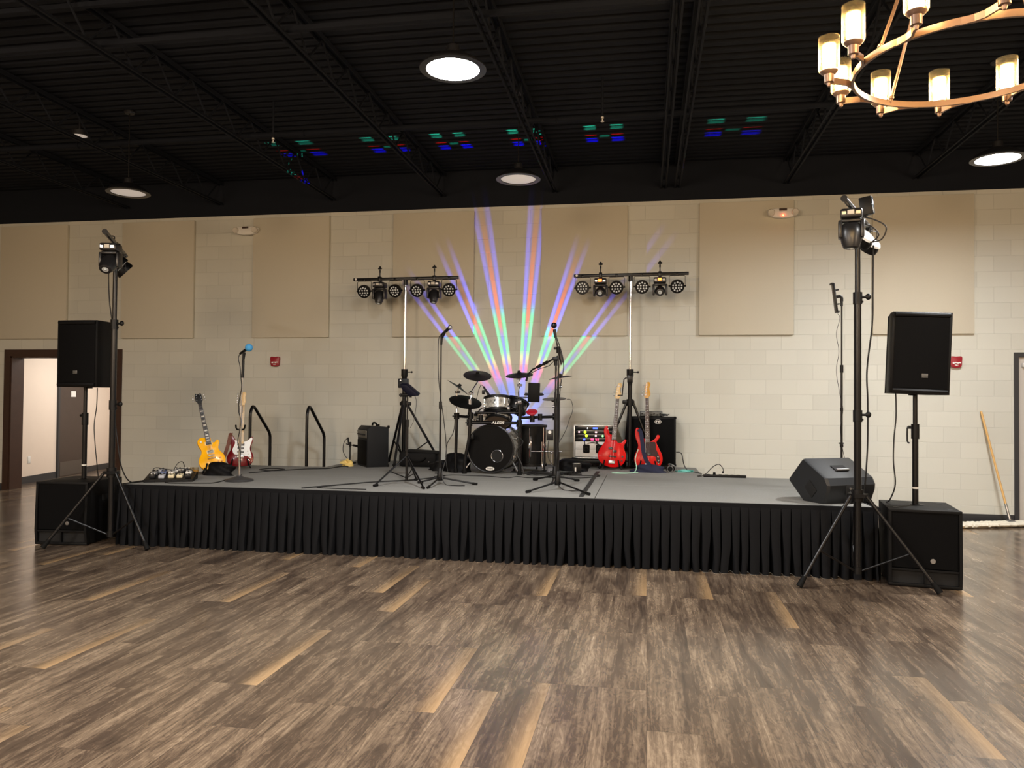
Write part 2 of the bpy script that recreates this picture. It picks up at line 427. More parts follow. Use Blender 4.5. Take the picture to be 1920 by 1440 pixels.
struct(b.build('trim_3', DWOOD, smooth=0))
CORR = mat('corridor_paint', (232, 216, 200), 0.7, vary=0.02, scale=6)
p0 = Vector((-10.50, 11.2)); p1 = Vector((-11.30, 15.2)); dr = (p1 - p0); L = dr.length; ang = math.atan2(dr.y, dr.x)
MC = TR(p0.x, p0.y, 0) @ RZ(ang)          # local X runs along the corridor's left wall, local -Y faces into it
b = MB(); b.box((L / 2, 0.06, 1.4), (L, 0.12, 2.8), M=MC); struct(b.build('wall_corridor', CORR, smooth=0))
b = MB(); b.box((0.735, -0.008, 0.06), (1.47, 0.014, 0.12), M=MC); b.box((3.2, -0.008, 0.06), (1.54, 0.014, 0.12), M=MC); struct(b.build('baseboard_corridor', CHARC, smooth=0))
b = MB(); b.box((-7.9, 13.3, 1.4), (0.12, 4.2, 2.8)); b.box((-9.6, 15.4, 1.4), (3.8, 0.12, 2.8)); struct(b.build('wall_corridor_end', CORR, smooth=0))
b = MB(); b.box((-9.6, 13.3, 2.85), (3.9, 4.3, 0.1)); struct(b.build('ceiling_corridor', mat('corridor_ceiling', (230, 226, 220), 0.8), smooth=0))
d1 = bpy.data.objects.new('door_1', None); COL.objects.link(d1); struct(d1); d1.matrix_world = MC @ TR(-0.25, 0, 0)
b = MB(); b.box((2.2, -0.012, 1.06), (0.88, 0.03, 2.12)); b.build('door_leaf', mat('dark_brown_door', (64, 52, 46), 0.45, vary=0.15, scale=6), d1, smooth=0)
b = MB(); b.box((2.2, -0.03, 0.15), (0.84, 0.006, 0.26)); b.build('kick_plate', mat('kick_plate_dark', (92, 86, 80), 0.35, 0.4), d1, smooth=0)
b = MB(); b.box((1.73, -0.01, 1.08), (0.05, 0.05, 2.16)); b.box((2.67, -0.01, 1.08), (0.05, 0.05, 2.16)); b.box((2.2, -0.01, 2.15), (0.99, 0.05, 0.05)); b.build('door_frame', CHARC, d1, smooth=0)
b = MB(); b.box((2.2, -0.032, 1.56), (0.16, 0.006, 0.11)); b.build('door_sign', WHT, d1, smooth=0)
b = MB(); b.box((0.62, -0.004, 0.40), (0.085, 0.008, 0.125), bev=0.003, M=MC); b.box((0.62, -0.009, 0.42), (0.032, 0.004, 0.03), M=MC); b.box((0.62, -0.009, 0.375), (0.032, 0.004, 0.03), M=MC)
tag(b.build('wall_outlet', WHT), 'white wall outlet low on the corridor wall through the doorway', 'outlet')
ld = bpy.data.lights.new('corridor_light', 'AREA'); ld.shape = 'RECTANGLE'; ld.size = 0.6; ld.size_y = 2.4; ld.energy = HALL_W; ld.color = (1.0, 0.985, 0.95)
lo = bpy.data.objects.new('corridor_light', ld); COL.objects.link(lo); lo.location = (-9.3, 13.2, 2.78)

# right door
f = frame('trim_4', RX0, RX1, RTOP, 0.055, CHARC, YW - 0.015, YW + 0.12); struct(f)
d2 = bpy.data.objects.new('door_2', None); COL.objects.link(d2); struct(d2); d2.location = (RX0, YW + 0.04, 0)
b = MB(); b.box((0.465, 0.02, 1.07), (0.92, 0.045, 2.13)); b.build('door_leaf', mat('grey_steel_door', (196, 192, 186), 0.45, vary=0.03), d2, smooth=0)
b = MB(); b.box((0.20, -0.035, 2.03), (0.30, 0.06, 0.055), bev=0.008); b.box((0.35, -0.06, 2.075), (0.4, 0.02, 0.012), rot=(0, 0, 0.12)); b.build('door_closer', WHT, d2)
b = MB(); b.box((0.86, -0.03, 1.0), (0.05, 0.012, 0.2)); b.cyl((0.86, -0.03, 1.0), (0.86, -0.08, 1.0), 0.01); b.cyl((0.86, -0.08, 1.0), (0.75, -0.08, 1.0), 0.01); b.build('door_handle', STL, d2)

# ------------------------------------------------------------------ pendant lamps
LIT = mat('lit_lens', (255, 255, 255), 0.4, emit=(255, 254, 252), es=LENS_W)
OFF = mat('unlit_lens_glow', (232, 228, 222), 0.35, vary=0.02, emit=(255, 240, 226), es=0.30)  # lenses that are off; faint emission added to brighten them
SHADE = mat('black_dome_shade', (26, 27, 31), 0.35, vary=0.06)
def pendant(x, y, z, lit, label, drop=True):
    t = thing('pendant_lamp', label, 'pendant lamp', (x, y, z), group='dome pendant lamps')
    b = MB(); b.lathe([(0.240, 0.0), (0.238, 0.012), (0.20, 0.045), (0.14, 0.08), (0.07, 0.105), (0.05, 0.115), (0.045, 0.17), (0.03, 0.18), (0, 0.18)], 40)
    b.lathe([(0.240, 0.0), (0.19, -0.002), (0.186, 0.012), (0.19, 0.02), (0.13, 0.06), (0, 0.08)], 40); b.build('shade', SHADE, t)
    b = MB(); b.lathe([(0, -0.004), (0.12, -0.003), (0.187, 0.006), (0.187, 0.012), (0, 0.012)], 40); b.build('lens', LIT if lit else OFF, t)
    b = MB(); b.cyl((0, 0, 0.17), (0, 0, CEIL - z), 0.006, n=8); b.build('cord', BLK, t)
    b = MB(); b.lathe([(0, CEIL - z - 0.03), (0.05, CEIL - z - 0.03), (0.062, CEIL - z - 0.015), (0.062, CEIL - z), (0, CEIL - z)], 20); b.build('canopy', SHADE, t)
    return t
pendant(-5.965, 8.02, 3.9, False, 'unlit black dome pendant at left, above the left tripod')
pendant(-1.37, 8.12, 3.9, False, 'unlit black dome pendant in the middle, above the coloured beams')
pendant(-1.38, 5.32, 3.9, True, 'bright white pendant lamp nearest the camera, top centre')
pendant(3.34, 8.10, 3.9, True, 'bright white pendant lamp at far right, below the chandelier')
for x, y in ((3.34, 5.32), (-1.38, 2.5), (-5.965, 2.5), (-1.38, -0.4), (-5.965, -0.4), (-1.38, -3.2), (3.34, -3.2), (-5.965, -3.2)):  # unseen fill lights added out of view, spaced like the pendants
    ld = bpy.data.lights.new('overhead_fill', 'AREA'); ld.shape = 'DISK'; ld.size = 0.374; ld.energy = LENS_W * PI * PI * 0.187 ** 2 * (0.68 if x < -5 else 0.5); ld.color = (1.0, 1.0, 0.99)
    lo = bpy.data.objects.new('overhead_fill', ld); COL.objects.link(lo); lo.location = (x, y, 3.9)
for x, y in ((-3.2, -0.4), (1.55, -1.0), (-7.6, -0.6), (6.0, 1.0), (-3.2, -4.5)):  # added warm fill with no fixture, lifts the ambient and upper wall
    ld = bpy.data.lights.new('warm_fill', 'POINT'); ld.shadow_soft_size = 0.55; ld.energy = OMNI_W; ld.color = (1.0, 0.74, 0.50)
    lo = bpy.data.objects.new('warm_fill', ld); COL.objects.link(lo); lo.location = (x, y, 3.3)
t = thing('ceiling_light', 'small round lamp up on the ceiling at far left', 'ceiling light', (-6.6, 8.0, 4.60))
b = MB(); b.lathe([(0, -0.006), (0.06, -0.005), (0.078, 0.0), (0.078, 0.006), (0, 0.006)], 28); b.build('lens', OFF, t)
b = MB(); b.lathe([(0.078, -0.004), (0.10, 0.0), (0.10, 0.05), (0.02, 0.06), (0.012, CEIL - 4.6), (0, CEIL - 4.6)], 28); b.lathe([(0.078, -0.004), (0.078, 0.006)], 28); b.build('housing', SHADE, t)
R_ = math.radians
# ------------------------------------------------------------------ stage
SX0, SX1, SY0 = -5.36, 1.97, 7.22
CARPET = mat('grey_stage_carpet', (136, 135, 131), 0.92, vary=0.16, scale=90, bmp=0.25, spec=0.1)
EDGE = mat('black_stage_edge', (20, 20, 21), 0.5)
t = thing('stage_platform', 'low stage of grey carpeted decks in front of the block wall', 'stage', (0, 0, 0))
dw = (SX1 - SX0) / 3
for r in range(2):
    for k in range(3):
        x0 = SX0 + k * dw; y0 = SY0 + r * 1.22
        b = MB(); b.box((x0 + dw / 2, y0 + 0.61, ST - 0.03), (dw - 0.006, 1.214, 0.06), bev=0.004); o = b.build('deck', CARPET, t, smooth=0)
for x0, x1 in ((-4.20, -1.76), (-1.76, 0.68)):
    b = MB(); b.box(((x0 + x1) / 2, 9.66 + 0.61, ST - 0.03), (x1 - x0 - 0.006, 1.214, 0.06), bev=0.004); b.build('deck', CARPET, t, smooth=0)
b = MB()
for x in (SX0 + 0.1, SX0 + dw, SX0 + 2 * dw, SX1 - 0.1):
    for y in (SY0 + 0.15, SY0 + 1.22, SY0 + 2.34): b.cyl((x, y, 0), (x, y, ST - 0.05), 0.022, n=8)
for x in (-4.1, -1.76, 0.58): b.cyl((x, 10.75, 0), (x, 10.75, ST - 0.05), 0.022, n=8)
b.build('support_frame', EDGE, t)
b = MB(); b.box(((SX0 + SX1) / 2, SY0 - 0.006, ST - 0.022), (SX1 - SX0, 0.016, 0.05), bev=0.003)
b.box((SX0 - 0.006, SY0 + 1.22, ST - 0.022), (0.016, 2.44, 0.05), bev=0.003); b.box((SX1 + 0.006, SY0 + 1.22, ST - 0.022), (0.016, 2.44, 0.05), bev=0.003)
b.build('edge_trim', EDGE, t, smooth=0)

# pleated skirt, front and both ends, one hanging cloth
SKIRT = mat('black_skirt_cloth', (13, 14, 17), 0.75, vary=0.1, scale=140, bmp=0.1, spec=0.15)
rnd = random.Random(4)
def skirt_path(s):      # arc length -> point and outward normal
    a = 1.2; L = SX1 - SX0
    if s < a: return Vector((SX0 - 0.02, SY0 - 0.03 + (a - s), 0)), Vector((-1, 0, 0))
    if s < a + L: return Vector((SX0 - 0.02 + (s - a) * (L + 0.04) / L, SY0 - 0.05, 0)), Vector((0, -1, 0))
    return Vector((SX1 + 0.02, SY0 - 0.03 + (s - a - L), 0)), Vector((1, 0, 0))
total = 2.4 + SX1 - SX0
pl = []; s = 0.0
while s < total: pl.append((s, rnd.uniform(0.7, 1.25), rnd.uniform(-1, 1), rnd.uniform(0.25, 0.6))); s += rnd.uniform(0.072, 0.096)
b = MB(); NZ = 12; cols = []
for i, (s0, amp, lean, cut) in enumerate(pl):
    s1 = pl[i + 1][0] if i + 1 < len(pl) else total
    # sharp knife pleat: rises slowly, folds back underneath
    for fi, h in enumerate((-1.5, -0.9, 0.80, 1.0, 1.0, 0.80, -0.9)):
        col = []
        for k in range(NZ + 1):
            q = k / NZ; z = 0.585 * (1 - q) + 0.0015 * q
            g_ = (0.03 + 0.16 * q) * (0.6 + 0.8 * (i * 0.618 % 1)); fr = (0.0, g_ * 0.62, g_, 0.35, 0.65, 1 - g_, 1 - g_ * 0.62)[fi]
            grow = 0.008 + 0.046 * q ** 0.7
            wob = 0.012 * q * math.sin(3.1 * q + i * 1.7) * lean + 0.006 * q * math.sin(i * 0.37)
            sag = 0.016 * max(0, q - cut) * lean * math.sin(7 * q + i)
            p, n = skirt_path(min(max(s0 + (s1 - s0) * fr + wob + sag, 0), total - 1e-4))
            flare = 0.0
            if p.x > SX1 - 0.5 and n.y < 0: flare = 0.035 * q
            p = p + n * (grow * amp * h + 0.012 * q * math.sin(i * 0.23) + flare); col.append(b.b.verts.new((p.x, p.y, z)))
        cols.append(col)
for A, B in zip(cols, cols[1:]):
    for k in range(NZ): b.b.faces.new((A[k], B[k], B[k + 1], A[k + 1]))
o = b.build('stage_skirt', SKIRT, smooth=50, keep=True); tag(o, 'black pleated cloth skirt hanging around the stage front', 'stage skirt')
b = MB()
for k in range(61):
    pass
b.box(((SX0 + SX1) / 2, SY0 - 0.046, ST - 0.026), (SX1 - SX0 + 0.09, 0.012, 0.062), bev=0.003)
b.box((SX0 - 0.04, SY0 + 0.57, ST - 0.026), (0.012, 1.2, 0.062), bev=0.003); b.box((SX1 + 0.04, SY0 + 0.57, ST - 0.026), (0.012, 1.2, 0.062), bev=0.003)
b.build('header_band', SKIRT, o, smooth=0)

# handrails of the steps behind the stage
def rail(x, label):
    t = thing('handrail', label, 'handrail', (x, 9.80, 0), group='handrails of the stage steps')
    b = MB(); b.tube([(0, 0, 0.05), (0, 0, 0.7), (0, 0, 1.22), (0, 0.012, 1.33), (0, 0.06, 1.40), (0, 0.12, 1.385), (0, 0.20, 1.32), (0, 0.5, 1.07), (0, 0.56, 1.0), (0, 0.575, 0.9), (0, 0.575, 0.4), (0, 0.575, 0.05)], 0.021, 12, 4); b.build('tube', BLKM, t)
    b = MB(); b.cyl((0, 0, 0), (0, 0, 0.05), 0.03); b.cyl((0, 0.575, 0), (0, 0.575, 0.05), 0.03); b.build('foot_socket', RUB, t)
rail(-5.36, 'black bent-tube handrail behind the red guitar')
rail(-4.53, 'black bent-tube handrail nearer the small guitar amplifier')
t = thing('stage_steps', 'black steps between the two handrails behind the stage', 'steps', (-4.945, 9.80, 0))
for k in range(3):
    b = MB(); b.box((0, 0.1 + 0.26 * k, 0.45 - 0.17 * k), (0.76, 0.25, 0.035), bev=0.004); b.build('tread', CARPET, t, smooth=0)
for sx in (-1, 1):
    b = MB(); b.prism([(-0.02, 0), (0.72, 0), (0.72, 0.10), (0.0, 0.46), (-0.02, 0.46)], -0.012, 0.012, M=TR(sx * 0.37, 0, 0) @ RZ(PI / 2)); b.build('side_plate', EDGE, t, smooth=0)

# ------------------------------------------------------------------ subwoofers and loudspeakers
def subwoofer(x, y, rz, label):
    W, D, H = 0.55, 0.62, 0.645
    t = thing('subwoofer', label, 'subwoofer', (x, y, 0), (0, 0, rz), 'subwoofers beside the stage')
    b = MB(); b.box((0, 0.025 + D / 2, H / 2 + 0.006), (W, D - 0.05, H - 0.012), bev=0.006)
    for sx in (-1, 1): b.prism([(0.0, 0.006), (0.05, 0.006), (0.05, H), (-0.003, H), (-0.018, 0.16)], -0.012, 0.012, M=TR(sx * (W / 2 - 0.012), 0.0, 0) @ RZ(PI / 2))
    b.box((0, 0.02, H - 0.012), (W, 0.05, 0.024), bev=0.004); b.box((0, 0.02, 0.018), (W, 0.05, 0.024), bev=0.004); b.box((0, 0.02, 0.145), (W - 0.04, 0.05, 0.016)); b.build('cabinet', CAB, t)
    b = MB(); b.box((0, 0.014, 0.39), (W - 0.05, 0.02, 0.465), bev=0.004); b.build('grille', GRL, t, smooth=0)
    b = MB(); b.box((0, 0.024, 0.082), (W - 0.05, 0.004, 0.115)); b.build('port', DARK, t, smooth=0)
    b = MB(); b.box((0, 0.008, 0.082), (0.012, 0.03, 0.115)); b.build('port_divider', CAB, t, smooth=0)
    b = MB(); b.cyl((0.06, 0.006, 0.225), (0.06, -0.001, 0.225), 0.020, n=24); b.cyl((0.06, -0.001, 0.225), (0.06, -0.003, 0.225), 0.014, n=24); b.build('badge', STL, t)
    b = MB(); b.lathe([(0.05, H - 0.002), (0.055, H + 0.004), (0.022, H + 0.006), (0.020, H - 0.002)], 24, TR(0, D / 2 + 0.03, 0)); b.build('pole_socket', BLK, t)
    b = MB()
    for px in (-0.2, 0.2):
        for py in (0.12, 0.5): b.lathe([(0, H + 0.0045), (0.022, H + 0.003), (0.03, H - 0.002)], 16, TR(px, py, 0))
    b.build('stacking_cup', BLK, t)
    b = MB()
    for sx in (-1, 1): b.box((sx * (W / 2 + 0.001), D / 2 + 0.02, 0.46), (0.004, 0.16, 0.06), bev=0.001)
    b.build('handle_recess', DARK, t, smooth=0)
    b = MB()
    for px in (-0.24, 0.24):
        for py in (0.06, 0.56): b.cyl((px, py, 0), (px, py, 0.008), 0.02, n=10)
    b.build('rubber_feet', RUB, t)
subwoofer(-5.905, 7.005, math.radians(6.5), 'black subwoofer on the floor left of the stage, under the left loudspeaker')
subwoofer(2.285, 6.905, math.radians(-8.7), 'black subwoofer on the floor right of the stage, under the right loudspeaker')

def speaker_pole(x, y, rz, label, crank):
    t = thing('speaker_pole', label, 'speaker pole', (x, y, 0.651), (0, 0, rz), 'poles carrying the loudspeakers')
    b = MB(); b.cyl((0, 0, 0), (0, 0, 0.66), 0.025, n=16); b.build('lower_tube', BLKT, t)
    b = MB(); b.cyl((0, 0, 0.66), (0, 0, 0.98), 0.019, n=16); b.build('upper_tube', BLKT, t)
    b = MB(); b.cyl((0, 0, 0.57), (0, 0, 0.70), 0.033, n=16); b.cyl((-0.055, 0, 0.67), (0, 0, 0.67), 0.014); b.build('clamp_collar', BLK, t)
    b = MB(); b.cyl((0, 0, 0.135), (0, 0, 0.15), 0.0262, n=16); b.build('reflective_ring', WHT, t)
    if crank: b = MB(); b.tube([(-0.055, 0, 0.67), (-0.065, -0.02, 0.66), (-0.065, -0.02, 0.55), (-0.05, -0.03, 0.535)], 0.007, 8, 2); b.build('crank', BLKM, t)
    return t
speaker_pole(-5.925, 7.34, 0, 'black pole rising from the left subwoofer', False)
speaker_pole(2.318, 7.24, -0.15, 'black pole with a crank rising from the right subwoofer', True)

def loudspeaker(x, y, z, rz, label, slope_side):
    W, H, D = 0.452, 0.70, 0.40
    t = thing('loudspeaker', label, 'loudspeaker', (x, y, z), (0, R_(2.4) if x > 0 else 0, rz), 'loudspeakers on poles')
    poly = spline([(-W / 2, -0.17), (-W / 2 + 0.01, -0.185), (0, -0.20), (W / 2 - 0.01, -0.185), (W / 2, -0.17), (W / 2 - 0.004, -0.06), (W / 2 - 0.05, 0.17), (W / 2 - 0.075, 0.2), (-W / 2 + 0.075, 0.2), (-W / 2 + 0.05, 0.17), (-W / 2 + 0.004, -0.06)], 4)
    # plan outline extruded upwards
    b = MB(); b.prism([(px, py) for px, py in poly], 0.0, H, M=RX(PI / 2) @ Matrix.Diagonal((1, 1, -1, 1)) @ Matrix.Diagonal((1, 1, -1, 1)), bev=0.012)
    for v in b.b.verts:
        v.co = Vector((v.co.x, -v.co.z if False else v.co.y, v.co.z))
    b.b.verts.ensure_lookup_table()
    zs = [v.co.z for v in b.b.verts]; ys = [v.co.y for v in b.b.verts]
    if min(zs) < -0.3: [setattr(v, 'co', Vector((v.co.x, v.co.y, v.co.z + H))) for v in b.b.verts]
    if sum(1 for v in b.b.verts if v.co.y > 0.18) : [setattr(v, 'co', Vector((v.co.x, -v.co.y, v.co.z))) for v in b.b.verts]
    b.build('cabinet', CAB, t, smooth=30)
    b = MB(); NX = 16
    rows = []
    for k in range(NX + 1):
        px = -W / 2 + 0.012 + (W - 0.024) * k / NX; q = px / (W / 2); py = -0.185 - 0.018 * (1 - q * q)
        rows.append((px, py))
    for (xa, ya), (xb, yb) in zip(rows, rows[1:]):
        b._add([(xa, ya - 0.004, 0.05), (xb, yb - 0.004, 0.05), (xb, yb - 0.004, H - 0.05), (xa, ya - 0.004, H - 0.05), (xa, ya + 0.02, 0.05), (xb, yb + 0.02, 0.05), (xb, yb + 0.02, H - 0.05), (xa, ya + 0.02, H - 0.05)],
               [(0, 1, 2, 3), (3, 2, 6, 7), (0, 4, 5, 1), (4, 7, 6, 5)])
    b.build('grille', GRL, t, smooth=20)
    for zz in (0.025, H - 0.025):
        b = MB(); b.tube([(px, py - 0.002, zz) for px, py in rows], 0.020, 8, 1); b.build('baffle_bumper', BLK, t)
    b = MB(); b.box((0.0 if slope_side < 0 else 0.03, -0.209, 0.155), (0.05, 0.006, 0.036), bev=0.002); b.build('badge', mat('grey_badge', (84, 84, 82), 0.4, 0.3), t)
    for sx in (-1, 1):
        M = TR(sx * (W / 2 - 0.045), 0.02, 0.38) @ RZ(sx * 0.35)
        b = MB(); b.box((0, 0, 0.07), (0.012, 0.11, 0.12), bev=0.004, M=M); b.box((0, 0, -0.06), (0.012, 0.11, 0.08), bev=0.004, M=M); b.build('handle_recess', DARK, t)
    b = MB(); b.cyl((0, 0, -0.012), (0, 0, 0.02), 0.035, n=18); b.build('pole_cup', BLK, t)
loudspeaker(-5.885, 7.34, 1.625, math.radians(0), 'black loudspeaker on a pole left of the stage, in front of the doorway', -1)
loudspeaker(2.298, 7.24, 1.612, math.radians(-2), 'black loudspeaker on a pole right of the stage, in front of the right wall', 1)

# ------------------------------------------------------------------ tall tripods at both ends of the stage
def light_tree(x, y, feet, top, collars, label):
    t = thing('tripod_stand', label, 'tripod', (x, y, 0), group='tall lighting tripods at the ends of the stage')
    b = MB(); b.cyl((0, 0, 0.095), (0, 0, collars[1]), 0.030, n=18); b.build('lower_tube', BLKT, t)
    b = MB(); b.cyl((0, 0, collars[1] - 0.03), (0, 0, top), 0.022, n=18); b.build('upper_tube', BLKT, t)
    b = MB(); b.cyl((0, 0, 0.70), (0, 0, 0.80), 0.047, n=18); b.cyl((0, 0, 0.735), (0, 0, 0.765), 0.085, n=6); b.build('leg_hub', BLK, t)
    b = MB(); b.cyl((0, 0, 0.09), (0, 0, 0.15), 0.036, n=18); b.build('lower_hub', BLK, t)
    for zc in collars:
        b = MB(); b.cyl((0, 0, zc - 0.05), (0, 0, zc + 0.05), 0.037, n=18); b.cyl((0, 0, zc + 0.01), (0.07, 0.0, zc + 0.01), 0.011); b.sphere((0.085, 0, zc + 0.012), 0.027, (0.9, 0.6, 1.0)); b.cyl((0, 0, zc - 0.03), (0.045, 0, zc - 0.03), 0.009); b.build('clamp_collar', BLK, t)
    for fx, fy in feet:
        F = Vector((fx, fy, 0.02)); d = Vector((fx, fy, 0)).normalized(); H = d * 0.07 + Vector((0, 0, 0.745))
        b = MB(); b.cyl(H, F, 0.0155, n=12); lg = b.build('leg', BLKT, t)
        b = MB(); u = (F - H).normalized(); b.cyl(F - u * 0.09, F + Vector((0, 0, -0.004)), 0.020, 0.026, n=14); b.build('rubber_foot', RUB, lg)
        b = MB(); P = H.lerp(F, 0.60); b.cyl(d * 0.034 + Vector((0, 0, 0.12)), P - Vector((0, 0, 0.01)), 0.009, n=8); b.sphere(P, 0.014); b.build('brace', BLKT, t)
    return t
light_tree(-5.405, 7.09, ((-0.515, -0.31), (0.54, -0.165), (-0.03, 0.52)), 3.12, (1.44, 2.27), 'black tripod stand left of the stage carrying a cluster of stage lights')
light_tree(1.765, 6.93, ((-0.515, -0.245), (0.56, -0.245), (0.01, 0.24)), 3.09, (1.42, 2.42), 'black tripod stand right of the stage carrying a cluster of stage lights')

MH = mat('moving_head_black', (30, 30, 32), 0.32, vary=0.06)
DISP = mat('cream_display', (206, 200, 186), 0.4)
def moving_head(loc, rz, label, tilt=0.0, pan=0.0, glow=None, group='moving head lights', clamp=True):
    """hangs from z=0 downwards"""
    t = thing('moving_head_light', label, 'stage light', loc, (0, 0, rz), group)
    if clamp:
        b = MB(); b.box((0, 0, 0.0), (0.045, 0.06, 0.07), bev=0.006); b.cyl((0, 0, 0.03), (0, 0, 0.09), 0.008); b.build('clamp', BLKM, t)
        b = MB(); b.cyl((0, 0, 0.09), (0, 0, 0.13), 0.011); b.sphere((0, 0, 0.15), 0.02, (1.6, 0.6, 0.8)); b.sphere((0.0, 0, 0.17), 0.013); b.build('wing_knob', BLK, t)
    b = MB(); b.box((0, 0, -0.085), (0.165, 0.15, 0.075), bev=0.016); b.build('base', MH, t)
    b = MB(); b.box((-0.005, -0.076, -0.08), (0.05, 0.006, 0.035), bev=0.002); b.build('display', DISP if glow is None else mat('amber_display', (255, 140, 70), 0.4, emit=(255, 120, 50), es=4.0), t)
    for cx_, cw in ((-0.055, 0.03), (0.05, 0.035)): b = MB(); b.box((cx_, -0.076, -0.085), (cw, 0.005, 0.025)); b.build('connector', STL, t)
    M = TR(0, 0, -0.125) @ RZ(pan)
    b = MB(); b.box((0, 0, -0.015), (0.15, 0.09, 0.03), bev=0.01, M=M)
    for sx in (-1, 1): b.box((sx * 0.083, 0, -0.085), (0.03, 0.105, 0.15), bev=0.013, M=M)
    yk = b.build('yoke', MH, t)
    M2 = M @ TR(0, 0, -0.10) @ RX(tilt) @ Matrix.Diagonal((1, 1, 1, 1) if clamp else (1.28, 1.1, 1.12, 1))
    b = MB(); b.lathe([(0, 0.058), (0.05, 0.053), (0.066, 0.03), (0.068, -0.02), (0.058, -0.09), (0.046, -0.125), (0.036, -0.13), (0, -0.125)], 24, M2); hd = b.build('head', MH, yk)
    b = MB(); b.lathe([(0, -0.127), (0.022, -0.129), (0.033, -0.127)], 20, M2); b.sphere((0, 0, -0.128), 0.012, M=M2); b.build('lens', LEDW, hd)
    return t
DIES = mat('led_die', (226, 230, 232), 0.25, vary=0.08)
def par_can(loc, rz, label, tilt, group='par lights', R=0.092, white_back=False):
    """flat LED par hanging below z=0 from a bent yoke; face looks to local -Y, tilted down"""
    t = thing('par_light', label, 'stage light', loc, (0, 0, rz), group)
    b = MB(); b.tube([(-R - 0.012, 0, -0.145), (-R - 0.012, 0, -0.02), (-R, 0, -0.006), (R, 0, -0.006), (R + 0.012, 0, -0.02), (R + 0.012, 0, -0.145)], 0.004, 6, 1); b.box((0, 0, 0.012), (0.03, 0.045, 0.04), bev=0.004); b.build('yoke', BLKM, t)
    M = TR(0, 0, -0.145) @ RX(PI / 2 + tilt)      # local Z is the beam axis
    b = MB(); b.lathe([(0, -0.05), (R * 0.7, -0.05), (R * 0.9, -0.035), (R, 0.0), (R, 0.035), (R * 0.94, 0.036), (R * 0.92, 0.028), (0, 0.028)], 32, M)
    for sx in (-1, 1): b.cyl((sx * R * 0.9, 0, -0.145), (sx * (R + 0.022), 0, -0.145), 0.011)
    b.build('housing', BLK, t)
    b = MB()
    for n, rr in ((4, 0.026), (10, 0.058)):
        for k in range(n):
            a = 2 * PI * (k + 0.5) / n; b.lathe([(0.0115, 0.028), (0.0115, 0.0325), (0.008, 0.034), (0, 0.0345)], 10, M @ TR(rr * math.cos(a), rr * math.sin(a), 0))
    b.build('led_array', DIES, t)
    if white_back: b = MB(); b.lathe([(0, -0.054), (R * 0.86, -0.052), (R * 0.97, -0.036)], 32, M); b.build('back_plate', mat('white_back_plate', (236, 236, 234), 0.35), t)
    return t

# ------------------------------------------------------------------ light bars on the stage
def light_bar(x, y, bz, slope, hub, collar, legs, label, knob_side):
    t = thing('light_stand', label, 'light stand', (x, y, ST), group='crank stands with a light bar behind the band')
    z = bz - ST
    b = MB(); b.cyl((0, 0, collar - ST), (0, 0, z - 0.03), 0.0175, n=16); b.build('mast', CHR, t)
    b = MB(); b.cyl((0, 0, 0.05), (0, 0, collar - ST), 0.028, n=16); b.build('lower_mast', BLKM, t)
    b = MB(); b.lathe([(0.028, collar - ST - 0.22), (0.036, collar - ST - 0.12), (0.046, collar - ST - 0.09), (0.046, collar - ST), (0.02, collar - ST)], 18); b.cyl((0.03, 0, collar - ST - 0.04), (0.10, 0, collar - ST - 0.04), 0.008); b.sphere((0.105, 0, collar - ST - 0.04), 0.014); b.build('clamp_collar', BLK, t)
    b = MB(); b.cyl((0, 0, z - 0.09), (0, 0, z - 0.021), 0.03, n=14); b.build('mast_head', BLKM, t)
    lb = thing('light_bar', 'black crossbar on top of the ' + label.split(' with ')[0].replace('tripod stand', 'chrome-masted stand') + (' left of the drums' if x < -1 else ' behind the red basses'), 'light bar', (x, y, bz), group='crossbars carrying the stage lights')
    b = MB(); b.box((0, 0, 0), (1.52, 0.045, 0.04), bev=0.004, rot=(0, -slope, 0)); b.build('tube', BLKM, lb)
    b = MB(); b.cyl((-0.72, -0.024, -0.72 * slope), (-0.72, -0.03, -0.72 * slope), 0.016, n=16); b.build('end_cap', WHT, lb)
    h = hub - ST
    b = MB(); b.cyl((0, 0, h - 0.04), (0, 0, h + 0.05), 0.045, n=14); b.box((0.02 * knob_side, 0, h + 0.01), (0.16, 0.05, 0.05), bev=0.012); b.build('leg_hub', BLK, t)
    if knob_side < 0: b = MB(); b.tube([(-0.04, -0.02, h + 0.33), (-0.08, -0.03, h + 0.31), (-0.10, -0.03, h + 0.11), (-0.105, -0.03, h + 0.10), (-0.16, -0.03, h + 0.10)], 0.007, 8, 2); b.box((0.0, -0.01, h + 0.32), (0.075, 0.07, 0.11), bev=0.012); b.build('winch_crank', BLKM, t)
    for a, r in legs:
        d = Vector((math.cos(a), math.sin(a), 0)); F = d * r + Vector((0, 0, 0.015)); H = d * 0.05 + Vector((0, 0, h - 0.01))
        b = MB(); b.cyl(H, F, 0.017, n=10); lg = b.build('leg', BLKM, t)
        b = MB(); b.sphere(F + Vector((0, 0, 0.01)), 0.024, n=12); b.build('rubber_foot', RUB, lg)
        b = MB(); b.cyl(d * 0.03 + Vector((0, 0, 0.10)), H.lerp(F, 0.62), 0.009, n=8); b.build('brace', BLKM, t)
    return t
light_bar(-3.32, 10.29, 3.205, 0.004, 1.45, 1.94, ((R_(18), 0.52), (R_(135), 0.46), (R_(270), 0.40)), 'tripod stand with chrome mast and light bar, left of the drums', 1)
light_bar(-0.215, 10.38, 3.215, 0.004, 1.50, 1.95, ((R_(188), 0.40), (R_(350), 0.38), (R_(105), 0.30)), 'tripod stand with chrome mast and light bar, behind the two red basses', -1)
gl = 'par lights on the left light bar'; gr = 'par lights on the right light bar'
